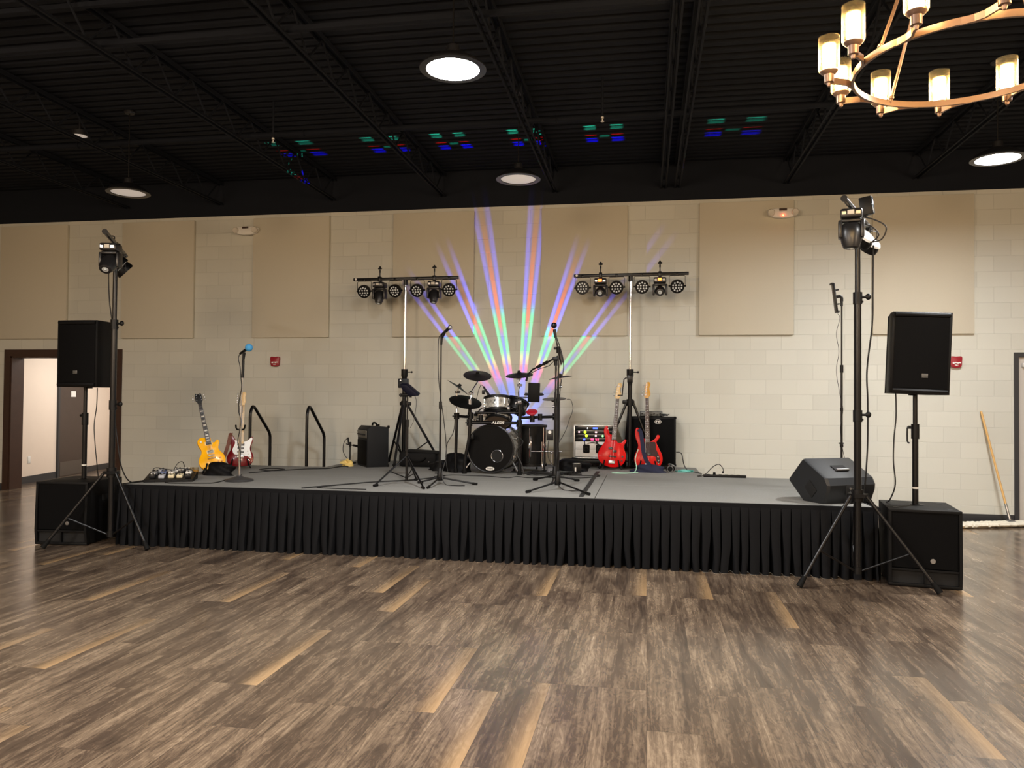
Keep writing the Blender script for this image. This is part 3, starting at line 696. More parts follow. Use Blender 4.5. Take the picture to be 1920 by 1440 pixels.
for (dx, s) in ((-0.60, 'outermost par light at the left end of the left light bar'), (-0.145, 'par light just left of the mast on the left light bar'), (0.175, 'par light just right of the mast on the left light bar'), (0.63, 'outermost par light at the right end of the left light bar')):
    par_can((-3.32 + dx, 10.285, 3.185 + dx * 0.004), R_(rnd.uniform(-12, 4)), s, R_(26), gl)
for (dx, s, a, tl) in ((-0.64, 'outermost par light at the left end of the right light bar', -8, 4), (-0.185, 'par light just left of the mast on the right light bar', -4, 20), (0.150, 'par light just right of the mast on the right light bar', 4, 16), (0.61, 'outermost par light at the right end of the right light bar', 2, 24)):
    par_can((-0.215 + dx, 10.375, 3.195 + dx * 0.004), R_(a), s, R_(tl), gr)
moving_head((-3.32 - 0.375, 10.29, 3.205), R_(-6), 'moving head pointing down, left half of the left light bar', R_(-18))
moving_head((-3.32 + 0.415, 10.29, 3.205), R_(4), 'moving head pointing down, right half of the left light bar', R_(-22))
moving_head((-0.215 - 0.40, 10.38, 3.215), R_(0), 'moving head facing forward, left half of the right light bar', R_(-74), glow=1)
moving_head((-0.215 + 0.385, 10.38, 3.215), R_(0), 'moving head facing forward, right half of the right light bar', R_(-74), glow=1)
# ------------------------------------------------------------------ chandelier
def glass_material():
    m = bpy.data.materials.new('clear_shade_glass'); m.use_nodes = True; nt = m.node_tree
    for n in list(nt.nodes): nt.nodes.remove(n)
    out = nt.nodes.new('ShaderNodeOutputMaterial'); tr = nt.nodes.new('ShaderNodeBsdfTransparent'); gl_ = nt.nodes.new('ShaderNodeBsdfGlossy'); mx = nt.nodes.new('ShaderNodeMixShader'); lw = nt.nodes.new('ShaderNodeLayerWeight')
    tr.inputs[0].default_value = (0.95, 0.92, 0.86, 1); gl_.inputs['Roughness'].default_value = 0.05; lw.inputs['Blend'].default_value = 0.35
    f = X(nt, lw.outputs['Facing']).pow(2.0) * 0.75 + 0.05
    nt.links.new(f.k, mx.inputs[0]); nt.links.new(tr.outputs[0], mx.inputs[1]); nt.links.new(gl_.outputs[0], mx.inputs[2])
    tl = nt.nodes.new('ShaderNodeBsdfTranslucent'); tl.inputs[0].default_value = (1.0, 0.93, 0.8, 1); m2 = nt.nodes.new('ShaderNodeMixShader')
    f2 = X(nt, lw.outputs['Facing']).pow(3.0) * 0.30 + 0.02
    nt.links.new(f2.k, m2.inputs[0]); nt.links.new(mx.outputs[0], m2.inputs[1]); nt.links.new(tl.outputs[0], m2.inputs[2]); nt.links.new(m2.outputs[0], out.inputs[0]); return m
GLASS = glass_material()
BRONZE = mat('brushed_bronze', (146, 120, 104), 0.38, 0.65, vary=0.08)
CANDLE = mat('lit_frosted_candle', (255, 236, 200), 0.5, emit=(255, 214, 148), es=BULB_W)
cz0 = 3.205
nt = CANDLE.node_tree; bs = nt.nodes['Principled BSDF']; v_, x_, y_, z_ = objpos(nt)     # the frosted tube glows less towards its open top
f_ = z_.step(0.19, 0.145); nt.links.new((f_ * BULB_W + 0.75).k, bs.inputs['Emission Strength']); nt.links.new(mixc(nt, f_, (1.0, 0.62, 0.17, 1), lin((255, 214, 148))), bs.inputs['Emission Color'])
t = thing('chandelier', 'round bronze chandelier with twelve glass candle shades, top right', 'chandelier', (1.549, 4.091, cz0))
b = MB()
n = 72
for i in range(n):
    a0, a1 = 2 * PI * i / n, 2 * PI * (i + 1) / n
    q = [(r * math.cos(a), r * math.sin(a), z) for a in (a0, a1) for r, z in ((0.508, -0.014), (0.522, -0.014), (0.522, 0.018), (0.508, 0.018))]
    b._add(q, [(0, 1, 5, 4), (1, 2, 6, 5), (2, 3, 7, 6), (3, 0, 4, 7)])
bmesh.ops.remove_doubles(b.b, verts=list(b.b.verts), dist=1e-5)
b.build('ring', BRONZE, t)
b = MB(); b.lathe([(0, 1.10), (0.05, 1.10), (0.06, 1.13), (0.06, 1.20), (0.03, 1.24), (0.012, 1.25), (0.012, CEIL - cz0), (0, CEIL - cz0)], 24); b.build('hub', BRONZE, t)
for k in range(4):
    a = R_(25 + 90 * k); b = MB(); b.cyl((0.515 * math.cos(a), 0.515 * math.sin(a), 0.0), (0.055 * math.cos(a), 0.055 * math.sin(a), 1.15), 0.0085, n=8); b.sphere((0.505 * math.cos(a), 0.505 * math.sin(a), 0.03), 0.014); b.build('rod', BRONZE, t)
for k in range(12):
    a = R_(30 * k - 8.3)
    def pol(r, da, z=0): return Vector((r * math.cos(a + da), r * math.sin(a + da), z))
    b = MB(); pts = [pol(0.515, R_(-15)), pol(0.526, R_(-9)), pol(0.548, R_(-5)), pol(0.63, 0.0)]
    for p, q in zip(pts, pts[1:]):
        d = (q - p).normalized(); sd = Vector((-d.y, d.x, 0)) * 0.006; up = Vector((0, 0, 0.016))
        b._add([p - sd - up, p + sd - up, p + sd + up, p - sd + up, q - sd - up, q + sd - up, q + sd + up, q - sd + up], [(0, 1, 5, 4), (1, 2, 6, 5), (2, 3, 7, 6), (3, 0, 4, 7), (0, 3, 2, 1), (4, 5, 6, 7)])
    arm = b.build('arm', BRONZE, t, smooth=20)
    c = pol(0.63, 0); T = TR(*c)
    b = MB(); b.lathe([(0, -0.035), (0.008, -0.03), (0.011, -0.02), (0.011, -0.012), (0.024, -0.010), (0.025, 0.03), (0.034, 0.034), (0.044, 0.045), (0.044, 0.05), (0, 0.05)], 22, T); b.build('lamp_cup', BRONZE, arm)
    b = MB(); b.lathe([(0.036, 0.046), (0.050, 0.052), (0.0525, 0.06), (0.0525, 0.225), (0.0505, 0.225), (0.0505, 0.062), (0.036, 0.050)], 28, T); b.build('glass_shade', GLASS, arm)
    b = MB(); b.lathe([(0.0, 0.052), (0.030, 0.054), (0.033, 0.19), (0.028, 0.19), (0.0, 0.15)], 22, T); b.build('frosted_candle', CANDLE, arm)

# ------------------------------------------------------------------ mop by the right door
t = thing('dust_mop', 'wide white dust mop with wooden handle leaning on the wall by the grey door', 'mop', (0, 0, 0))
A_ = Vector((3.72, 10.28, 0)); B_ = Vector((4.95, 10.72, 0)); dv = (B_ - A_); Lm = dv.length; dv.normalize(); nv = Vector((-dv.y, dv.x, 0))
b = MB(); rr = random.Random(9); NU, NV = 90, 14; grid = []
for i in range(NU + 1):
    s = Lm * i / NU; e = min(1, i / 4, (NU - i) / 4); row = []
    for j in range(NV):
        a = 2 * PI * j / NV; w_ = (0.085 + 0.018 * rr.random()) * (0.4 + 0.6 * e); h = (0.032 + 0.012 * rr.random()) * (0.4 + 0.6 * e)
        row.append(b.b.verts.new(A_ + dv * s + nv * (w_ * math.cos(a)) + Vector((0, 0, max(0.003, 0.034 + h * math.sin(a))))))
    grid.append(row)
for p, q in zip(grid, grid[1:]):
    for j in range(NV): b.b.faces.new((p[j], p[(j + 1) % NV], q[(j + 1) % NV], q[j]))
b.b.faces.new(grid[0][::-1]); b.b.faces.new(grid[-1])
b.build('mop_head', mat('white_mop_yarn', (228, 222, 206), 0.95, vary=0.15, scale=60, bmp=0.5), t)
b = MB(); P0 = Vector((4.475, 10.55, 0.08)); P1 = Vector((4.275, 10.865, 1.42)); b.cyl(P0.lerp(P1, 0.14), P1, 0.0135, n=14); b.sphere(P1, 0.0135); b.build('handle', mat('pale_wooden_handle', (214, 170, 104), 0.45, vary=0.12, scale=20), t)
b = MB(); b.cyl(P0, P0.lerp(P1, 0.15), 0.016, n=14); b.box(P0 + Vector((0.01, -0.01, -0.012)), (0.10, 0.06, 0.02), rot=(0.2, 0, 0.35), bev=0.005); b.build('swivel_socket', STL, t)

# ------------------------------------------------------------------ guitars
FRET = mat('rosewood_board', (70, 52, 44), 0.6, vary=0.2, scale=40, spec=0.15)
EBONY = mat('ebony_board', (30, 24, 22), 0.6, vary=0.2, scale=40, spec=0.15)
MAPLE = mat('pale_maple', (226, 192, 134), 0.35, vary=0.08, scale=30)
AMBER = mat('amber_maple', (204, 148, 52), 0.3, vary=0.08, scale=30, coat=0.4)
PEARL = mat('pearl_inlay', (232, 228, 216), 0.3)
PICK = mat('black_pickup', (16, 16, 17), 0.35)
def guitar(name, label, cat, loc, rot, outline, bm_, thick, z_joint, z_nut, w_nut, w_heel, neck_m, board_m, head, head_m, pegs, inlay_zs, frets, extras, group=None):
    t = thing(name, label, cat, loc, rot, group)
    b = MB(); b.prism(spline(outline, 4), -thick / 2, thick / 2, bev=0.007); b.build('body', bm_, t, smooth=40)
    f = -thick / 2
    b = MB(); b.prism([(-w_heel / 2, z_joint), (w_heel / 2, z_joint), (w_nut / 2, z_nut), (-w_nut / 2, z_nut)], f - 0.012, f + 0.012, bev=0.003); nk = b.build('neck', neck_m, t)
    b = MB(); e = 0.0015; b.prism([(-w_heel / 2 - e, z_joint - 0.04), (w_heel / 2 + e, z_joint - 0.04), (w_nut / 2 + e, z_nut), (-w_nut / 2 - e, z_nut)], f - 0.018, f - 0.012, bev=0.0015); b.build('fretboard', board_m, nk)
    b = MB()
    for k in range(frets):
        z = z_nut - (z_nut - frets_z0[0]) * (1 - 2 ** (-(k + 1) / 12.0)); w_ = w_nut + (w_heel - w_nut) * (z_nut - z) / (z_nut - z_joint)
        if z < z_joint - 0.03: break
        b.box((0, f - 0.0185, z), (w_ - 0.002, 0.002, 0.0022))
    b.build('frets', STL, nk, smooth=0)
    b = MB()
    for z, w_, h in inlay_zs: b.box((0, f - 0.0184, z), (w_, 0.0015, h), bev=0.0005)
    if inlay_zs: b.build('inlays', PEARL, nk, smooth=0)
    b = MB(); b.prism(spline([(x, z_nut + z) for x, z in head], 3) if len(head) > 6 else [(x, z_nut + z) for x, z in head], f - 0.013, f + 0.003, bev=0.003); b.build('headstock', head_m, t)
    for (x, z, sd) in pegs:
        b = MB(); b.cyl((x, f - 0.012, z_nut + z), (x, f - 0.026, z_nut + z), 0.006, n=10); b.cyl((x, f - 0.002, z_nut + z), (x + sd * 0.040, f - 0.002, z_nut + z), 0.0035, n=8); b.box((x + sd * 0.046, f - 0.002, z_nut + z), (0.016, 0.012, 0.019), bev=0.004); b.build('tuning_peg', STL, t)
    for nm, m_, fn in extras:
        b = MB(); fn(b, f); b.build(nm, m_, t, smooth=30)
    return t
frets_z0 = [0.09]
def strings(nr, z0, z1, sp0, sp1):
    def fn(b, f):
        for k in range(nr):
            q = (k / (nr - 1) - 0.5); b.cyl((q * sp0, f - 0.019, z0), (q * sp1, f - 0.021, z1), 0.0009, n=5)
    return fn
def pickup(z, w_, h, x=0.0): return lambda b, f: b.box((x, f - 0.005, z), (w_, 0.014, h), bev=0.003)
def knobs(ps, r=0.011): return lambda b, f: [b.cyl((x, f, z), (x, f - 0.016, z), r, r * 0.85, n=14) for x, z in ps]
def one(nm, m_, fn): return (nm, m_, fn)

# yellow single-cutaway guitar
YEL = mat('amber_yellow_lacquer', (250, 182, 4), 0.28, vary=0.08, scale=14, coat=0.15, spec=0.2)
LPS = [(0, 0), (0.09, 0.006), (0.145, 0.045), (0.166, 0.105), (0.155, 0.17), (0.122, 0.222), (0.108, 0.262), (0.118, 0.305), (0.134, 0.345), (0.128, 0.376), (0.108, 0.385), (0.085, 0.362), (0.058, 0.355), (0.040, 0.385), (0.034, 0.432), (-0.034, 0.440), (-0.085, 0.447), (-0.122, 0.420), (-0.134, 0.375), (-0.122, 0.322), (-0.106, 0.275), (-0.116, 0.226), (-0.152, 0.172), (-0.166, 0.105), (-0.145, 0.045), (-0.09, 0.006)]
frets_z0[0] = 0.125
fz = lambda k: 0.905 - (0.905 - frets_z0[0]) * (1 - 2 ** (-k / 12.0))
ex = [one('pickup_ring', mat('cream_plastic', (240, 222, 170), 0.4), lambda b, f: [b.box((0, f - 0.002, z), (0.092, 0.008, 0.05), bev=0.003) for z in (0.352,)]),
      one('pickup_ring', MATS['cream_plastic'], lambda b, f: b.box((0, f - 0.002, 0.235), (0.092, 0.008, 0.05), bev=0.003)),
      one('pickup', mat('nickel_cover', (120, 116, 104), 0.3, 0.6), pickup(0.352, 0.07, 0.038)), one('pickup', MATS['nickel_cover'], pickup(0.235, 0.07, 0.038)),
      one('bridge', STL, lambda b, f: b.box((0, f - 0.008, 0.185), (0.086, 0.012, 0.015), bev=0.004)), one('tailpiece', mat('aged_chrome', (150, 120, 84), 0.3, 0.9), lambda b, f: b.box((0, f - 0.008, 0.145), (0.10, 0.014, 0.017), bev=0.005)),
      one('strings', STL, strings(6, 0.145, 0.90, 0.052, 0.036)), one('control_knob', mat('amber_knob', (200, 130, 40), 0.3), knobs([(0.105, 0.135)])), one('control_knob', MATS['amber_knob'], knobs([(0.12, 0.085)])), one('control_knob', MATS['amber_knob'], knobs([(0.07, 0.085)])),
      one('selector_ring', PEARL, knobs([(-0.09, 0.385)], 0.016)), one('jack_plate', CHR, lambda b, f: b.box((0.10, f - 0.001, 0.045), (0.03, 0.004, 0.03), bev=0.002))]
g_y = guitar('electric_guitar', 'amber yellow single-cutaway electric guitar on a black stand', 'guitar', (-5.06, 8.42, 0.672), (R_(-19), R_(-10.5), R_(38)), LPS, YEL, 0.055, 0.375, 0.905, 0.043, 0.056, mat('brown_neck', (120, 78, 44), 0.35), EBONY,
       [(-0.021, 0), (0.021, 0), (0.030, 0.03), (0.046, 0.055), (0.036, 0.15), (0.012, 0.138), (0.0, 0.145), (-0.012, 0.138), (-0.036, 0.15), (-0.046, 0.055), (-0.030, 0.03)], BLK,
       [(s * x, z, s) for s in (-1, 1) for x, z in ((0.030, 0.055), (0.027, 0.09), (0.024, 0.125))], [((fz(k) + fz(k - 1)) / 2, 0.034, 0.017) for k in (3, 5, 7, 9, 12, 15, 17, 19)], 22, ex)

# deep red double-cutaway guitar with white scratch plate
MRED = mat('deep_red_lacquer', (118, 4, 18), 0.2, vary=0.06, coat=0.3, spec=0.3)
STR = [(0.0, 0.002), (0.085, 0.012), (0.145, 0.05), (0.163, 0.11), (0.148, 0.17), (0.122, 0.215), (0.120, 0.255), (0.138, 0.305), (0.148, 0.352), (0.138, 0.388), (0.112, 0.378), (0.075, 0.335), (0.034, 0.315), (-0.034, 0.322), (-0.070, 0.350), (-0.105, 0.405), (-0.130, 0.432), (-0.152, 0.418), (-0.154, 0.365), (-0.135, 0.305), (-0.118, 0.255), (-0.124, 0.205), (-0.152, 0.15), (-0.163, 0.09), (-0.135, 0.03), (-0.07, 0.002)]
WPG = mat('white_scratch_plate', (238, 240, 240), 0.3, vary=0.02)
PG = [(0.03, 0.318), (0.075, 0.332), (0.112, 0.368), (0.132, 0.375), (0.136, 0.350), (0.112, 0.262), (0.114, 0.21), (0.132, 0.15), (0.126, 0.105), (0.09, 0.13), (0.045, 0.135), (0.045, 0.15), (-0.045, 0.15), (-0.082, 0.165), (-0.098, 0.21), (-0.085, 0.255), (-0.07, 0.30), (-0.075, 0.335), (-0.035, 0.325)]
frets_z0[0] = 0.13
ex = [one('scratch_plate', WPG, lambda b, f: b.prism(spline(PG, 3), f - 0.003, f + 0.001)),
      one('pickup', PICK, pickup(0.285, 0.085, 0.034)), one('pickup', PICK, pickup(0.235, 0.078, 0.018)), one('pickup', PICK, pickup(0.185, 0.078, 0.018)),
      one('bridge', STL, lambda b, f: b.box((0, f - 0.008, 0.13), (0.085, 0.014, 0.04), bev=0.005)), one('strings', STL, strings(6, 0.12, 0.80, 0.052, 0.036)),
      one('control_knob', WHT, knobs([(0.085, 0.2)])), one('control_knob', WHT, knobs([(0.10, 0.165)])), one('control_knob', WHT, knobs([(0.115, 0.13)])), one('jack_plate', CHR, lambda b, f: b.box((0.10, f - 0.002, 0.085), (0.035, 0.006, 0.018), rot=(0, 0.5, 0), bev=0.003))]
HS = [(-0.021, 0), (0.021, 0), (0.022, 0.02), (0.034, 0.045), (0.031, 0.075), (0.026, 0.115), (0.033, 0.135), (0.034, 0.16), (0.015, 0.178), (-0.010, 0.168), (-0.022, 0.15), (-0.030, 0.06), (-0.034, 0.04)]
g_r = guitar('electric_guitar', 'deep red electric guitar with white scratch plate behind the chrome microphone stand', 'guitar', (-5.10, 9.08, 0.645), (R_(-13), R_(2), R_(30)), STR, MRED, 0.045, 0.33, 0.795, 0.043, 0.056, MAPLE, MAPLE, HS, MAPLE,
       [(-0.022, 0.035 + 0.023 * k, -1) for k in range(6)], [], 21, ex)
b = MB()
SP = [(-0.128, -0.035, 0.425), (-0.135, -0.06, 0.38), (-0.15, -0.075, 0.28), (-0.175, -0.07, 0.18), (-0.20, -0.05, 0.09), (-0.22, -0.01, 0.03), (-0.17, 0.02, 0.01)]
for k in range(len(SP) - 1):
    p, q = Vector(SP[k]), Vector(SP[k + 1]); s_ = Vector((0.024, 0.0, 0.006)); n_ = Vector((0, 0.002, 0))
    b._add([p - s_, p + s_, q + s_, q - s_, p - s_ + n_, p + s_ + n_, q + s_ + n_, q - s_ + n_], [(0, 1, 2, 3), (4, 7, 6, 5), (0, 4, 5, 1), (1, 5, 6, 2), (2, 6, 7, 3), (3, 7, 4, 0)])
b.build('strap', mat('brown_patterned_strap', (112, 68, 54), 0.7, vary=0.5, scale=45), g_r)

# two red basses
RED1 = mat('bright_red_lacquer', (206, 6, 10), 0.25, vary=0.04, coat=0.08, spec=0.12)
RED2 = mat('fiesta_red_lacquer', (206, 22, 18), 0.28, vary=0.04, coat=0.06, spec=0.12)
O1 = [(985, 165), (930, 185), (905, 290), (940, 420), (962, 500), (925, 605), (850, 740), (805, 870), (815, 965), (885, 1065), (1010, 1140), (1155, 1170), (1300, 1152), (1420, 1090), (1482, 980), (1495, 850), (1455, 735), (1420, 662), (1432, 600), (1470, 520), (1474, 478), (1437, 458), (1392, 518), (1330, 560), (1262, 550), (1250, 530), (1140, 390), (1062, 360), (1020, 280)]
O1 = [((x - 1172) / 1870.0, (1170 - y) / 1870.0) for x, y in O1]
O2 = [(830, 655), (810, 688), (815, 760), (838, 830), (824, 885), (800, 945), (806, 1010), (840, 1048), (900, 1064), (970, 1064), (1040, 1040), (1071, 990), (1069, 930), (1040, 862), (1016, 802), (1044, 762), (1049, 737), (1025, 730), (1002, 768), (962, 793), (950, 795), (905, 770), (872, 735), (855, 680)]
O2 = [((x - 930) / 755.0, (1064 - y) / 755.0) for x, y in O2]
HB = [(-0.022, 0), (0.022, 0), (0.024, 0.015), (0.042, 0.04), (0.045, 0.07), (0.034, 0.12), (0.036, 0.15), (0.046, 0.18), (0.043, 0.205), (0.022, 0.22), (-0.004, 0.208), (-0.014, 0.185), (-0.026, 0.12), (-0.032, 0.05), (-0.036, 0.03)]
bp = [(-0.018 + 0.008 * k, 0.045 + 0.042 * k, -1) for k in range(4)]
dots = [(z, 0.008, 0.008) for z in (0.83, 0.765, 0.70, 0.64, 0.55, 0.475, 0.44)]
frets_z0[0] = 0.09
ex = [one('pickup', PICK, pickup(0.245, 0.052, 0.03, -0.035)), one('pickup', PICK, pickup(0.212, 0.052, 0.03, 0.022)), one('pickup', PICK, pickup(0.14, 0.095, 0.018, 0.0)),
      one('bridge', STL, lambda b, f: b.box((-0.005, f - 0.007, 0.065), (0.085, 0.016, 0.045), bev=0.004)), one('strings', STL, strings(4, 0.07, 0.93, 0.054, 0.03)), one('control_knob', PICK, knobs([(0.13, 0.15)], 0.013)), one('control_knob', PICK, knobs([(0.125, 0.095)], 0.012)), one('strap_button', STL, knobs([(-0.09, 0.5)], 0.006))]
g1 = guitar('bass_guitar', 'bright red bass guitar without scratch plate, in front of the rack case', 'bass guitar', (-0.445, 10.235, 0.650), (R_(-9), R_(4.2), 0), O1, RED1, 0.043, 0.40, 0.91, 0.042, 0.06, mat('grey_brown_neck', (96, 80, 70), 0.4), mat('grey_brown_board', (84, 72, 66), 0.5, vary=0.15), HB, MAPLE, bp, [(z, a, c) for z, a, c in dots], 22, ex, 'red bass guitars on stands')
b = MB()
for k in range(6): b.box((0.030, -0.0352, 0.91 + 0.085 + 0.013 * k), (0.007, 0.001, 0.009 if k % 2 else 0.011), bev=0.0004)
b.build('headstock_lettering', PICK, g1, smooth=0)
PG2 = [(955, 797), (1004, 800), (1012, 830), (1012, 870), (1045, 945), (1052, 995), (1034, 1016), (1012, 985), (1008, 950), (985, 938), (905, 935), (897, 925), (900, 798)]
PG2 = [((x - 930) / 755.0, (1064 - y) / 755.0) for x, y in PG2]
TORT = mat('dark_tortoise_plate', (46, 10, 16), 0.35, vary=0.5, scale=35, coat=0.1, spec=0.2)
ex = [one('scratch_plate', TORT, lambda b, f: b.prism(PG2, f - 0.003, f + 0.001)), one('pickup', PICK, pickup(0.215, 0.05, 0.026, -0.02)), one('pickup', PICK, pickup(0.19, 0.05, 0.026, 0.02)),
      one('bridge', STL, lambda b, f: b.box((0, f - 0.007, 0.045), (0.08, 0.016, 0.045), bev=0.004)), one('strings', STL, strings(4, 0.05, 0.93, 0.054, 0.03)), one('control_knob', CHR, knobs([(0.135, 0.155)], 0.011)), one('control_knob', CHR, knobs([(0.14, 0.11)], 0.011)), one('control_knob', CHR, knobs([(0.135, 0.07)], 0.009))]
g2 = guitar('bass_guitar', 'red bass guitar with dark scratch plate and blue strap, in front of the bass cabinet', 'bass guitar', (0.025, 10.22, 0.640), (R_(-9), R_(-1.0), 0), O2, RED2, 0.043, 0.37, 0.93, 0.042, 0.058, AMBER, FRET, HB, AMBER, bp, dots, 20, ex, 'red bass guitars on stands')
NAVY = mat('navy_strap_webbing', (26, 30, 56), 0.85, vary=0.12, scale=80)
def ribbon(pts, wd, th=0.003, sub=6, flat=None):
    b = MB(); P = [Vector(p) for p in pts]; Q = []
    for i in range(len(P) - 1):
        p0 = P[max(i - 1, 0)]; p1 = P[i]; p2 = P[i + 1]; p3 = P[min(i + 2, len(P) - 1)]
        for k in range(sub):
            u = k / sub; Q.append(0.5 * ((2 * p1) + (p2 - p0) * u + (2 * p0 - 5 * p1 + 4 * p2 - p3) * u * u + (3 * p1 - p0 - 3 * p2 + p3) * u ** 3))
    Q.append(P[-1]); rows = []
    for i, p in enumerate(Q):
        d = (Q[min(i + 1, len(Q) - 1)] - Q[max(i - 1, 0)]).normalized(); up = Vector(flat or (0, -1, 0)); s_ = d.cross(up)
        s_ = s_.normalized() * wd / 2 if s_.length > 1e-4 else Vector((wd / 2, 0, 0)); n_ = d.cross(s_).normalized() * th / 2
        rows.append([b.b.verts.new(p + v) for v in (s_ + n_, -s_ + n_, -s_ - n_, s_ - n_)])
    for A, B in zip(rows, rows[1:]):
        for k in range(4): b.b.faces.new((A[k], A[(k + 1) % 4], B[(k + 1) % 4], B[k]))
    b.b.faces.new(rows[0][::-1]); b.b.faces.new(rows[-1]); return b
o = ribbon([(-0.115, -0.032, 0.52), (-0.085, -0.05, 0.47), (-0.07, -0.055, 0.36), (-0.055, -0.055, 0.22), (-0.015, -0.05, 0.10), (0.05, -0.055, 0.02), (0.09, -0.06, -0.03)], 0.05).build('strap', NAVY, g2)

def lump(dims, seed, n=20, m=12, rough=0.25, flat=True):
    """a soft heap: lumpy half-ellipsoid standing on z = 0"""
    b = MB(); rr = random.Random(seed); ph = [(rr.uniform(0, 6), rr.uniform(1, 4), rr.uniform(0, 6), rr.uniform(2, 5)) for _ in range(6)]
    rings = []
    for j in range(m + 1):
        v = j / m; el = v * PI / 2; row = []
        for i in range(n):
            a = 2 * PI * i / n
            k = 1 + rough * sum(math.sin(f1 * a + p1 + 3 * el) * math.cos(f2 * el + p2) for p1, f1, p2, f2 in [(q[0], round(q[1]), q[2], q[3]) for q in ph]) / 3
            x, y, z = dims[0] / 2 * math.cos(el) ** 0.8 * math.cos(a) * k, dims[1] / 2 * math.cos(el) ** 0.8 * math.sin(a) * k, dims[2] * math.sin(el) * (0.8 + 0.2 * k)
            row.append(b.b.verts.new((x, y, z)))
        rings.append(row)
    for A, B in zip(rings, rings[1:]):
        for i in range(n): b.b.faces.new((A[i], A[(i + 1) % n], B[(i + 1) % n], B[i]))
    b.b.faces.new(rings[0][::-1]); b.b.faces.new(rings[-1]); return b
o = lump((0.36, 0.16, 0.10), 3, rough=0.4).build('strap_heap', NAVY, None, smooth=60); o.location = (0.06, 10.03, ST)
tag(o, 'heap of navy blue strap on the stage below the red bass by the bass cabinet', 'strap')

def guitar_stand(loc, rz, label, spread=0.11, back=0.22, cradle=None, height=0.22):
    t = thing('guitar_stand', label, 'guitar stand', loc, (0, 0, rz), 'folding guitar stands')
    for sx in (-1, 1):
        b = MB(); b.tube([(sx * spread * 1.2, -0.02, 0.012), (sx * spread * 0.75, 0.02, height * 0.5), (sx * spread * 0.25, 0.09, height * 1.25)], 0.010, 8, 4); lg = b.build('leg', BLKM, t)
        b = MB(); b.tube([(sx * spread * 0.95, 0.0, 0.075), (sx * spread * 0.95, -0.085, 0.06), (sx * spread * 0.90, -0.105, 0.085), (sx * spread * 0.80, -0.108, 0.14)], 0.010, 8, 4); b.build('arm', RUB, lg)
    b = MB(); b.tube([(0, 0.09, height * 1.25), (0, 0.15, height * 0.6), (0, back, 0.012)], 0.010, 8, 3); b.build('leg', BLKM, t)
    b = MB(); b.sphere((0, 0.09, height * 1.25), 0.028); b.build('hinge', BLK, t)
    if cradle:
        b = MB(); b.cyl((0, 0.09, height * 1.25), (0, 0.11 + cradle * 0.1, cradle), 0.009); b.build('upright', BLKM, t)
        b = MB(); b.tube([(-0.055, -0.01, cradle + 0.06), (-0.045, 0.03, cradle + 0.01), (0, 0.05, cradle), (0.045, 0.03, cradle + 0.01), (0.055, -0.01, cradle + 0.06)], 0.010, 8, 4); b.build('neck_cradle', RUB, t)
    return t
g_y.scale = (0.905, 0.905, 0.905)
guitar_stand((-5.06, 8.42, ST), R_(38), 'black folding stand holding the amber yellow guitar')
guitar_stand((-5.10, 9.08, ST), R_(30), 'black stand holding the deep red guitar', cradle=0.50)
guitar_stand((-0.445, 10.235, ST), 0, 'black folding stand holding the bright red bass')
guitar_stand((0.025, 10.22, ST), 0, 'black folding stand holding the bass with the blue strap')
BAGM = mat('black_nylon_bag', (6, 6, 8), 0.65, vary=0.3, scale=30, bmp=0.3, spec=0.2)
o = lump((0.32, 0.22, 0.15), 11, rough=0.45).build('gig_bag', BAGM, None, smooth=60); o.location = (-4.92, 8.34, ST); tag(o, 'crumpled black gig bag lying between the yellow and the deep red guitar', 'bag')
# ------------------------------------------------------------------ amplifiers, cases, small gear
def casters(t, pts, r=0.03):
    for x, y in pts:
        b = MB(); b.cyl((x - 0.012, y, r), (x + 0.012, y, r), r, n=18); b.box((x, y, r * 1.9), (0.045, 0.05, 0.012), bev=0.003); b.box((x - 0.018, y, r * 1.4), (0.004, 0.03, r), bev=0.001); b.build('caster', RUB, t)
# small combo amplifier seen from its side
t = thing('guitar_amplifier', 'small dark grey guitar amplifier turned sideways beside the left light stand', 'amplifier', (-3.66, 9.99, ST), (0, 0, R_(-54)))
VINYL = mat('grey_black_vinyl', (26, 28, 31), 0.6, vary=0.12, scale=160, bmp=0.15, spec=0.2)
b = MB(); b.prism([(-0.145, 0.0), (0.15, 0.0), (0.15, 0.53), (-0.10, 0.545), (-0.145, 0.50)], -0.245, 0.245, M=RZ(PI / 2), bev=0.012); b.build('cabinet', VINYL, t)
b = MB(); b.box((0, -0.148, 0.19), (0.44, 0.012, 0.33), bev=0.004); b.build('grille', GRL, t)
b = MB(); b.box((0, -0.145, 0.435), (0.44, 0.02, 0.10), rot=(0.10, 0, 0), bev=0.004); pn = b.build('control_panel', mat('grey_control_panel', (92, 90, 84), 0.4, 0.2), t)
for k in range(7): b = MB(); b.cyl((-0.17 + 0.056 * k, -0.155, 0.43), (-0.17 + 0.056 * k, -0.172, 0.428), 0.010, 0.008, n=12); b.build('knob', BLK, pn)
b = MB(); b.tube([(-0.10, 0.02, 0.545), (-0.085, 0.02, 0.575), (0.0, 0.02, 0.585), (0.085, 0.02, 0.575), (0.10, 0.02, 0.545)], 0.013, 8, 4); b.build('handle', RUB, t)
for sx in (-1, 1):
    for zz in (0.0, 0.52): b = MB(); b.box((sx * 0.235, 0.145, zz + 0.015), (0.03, 0.03, 0.04), bev=0.008); b.build('corner_guard', RUB, t)
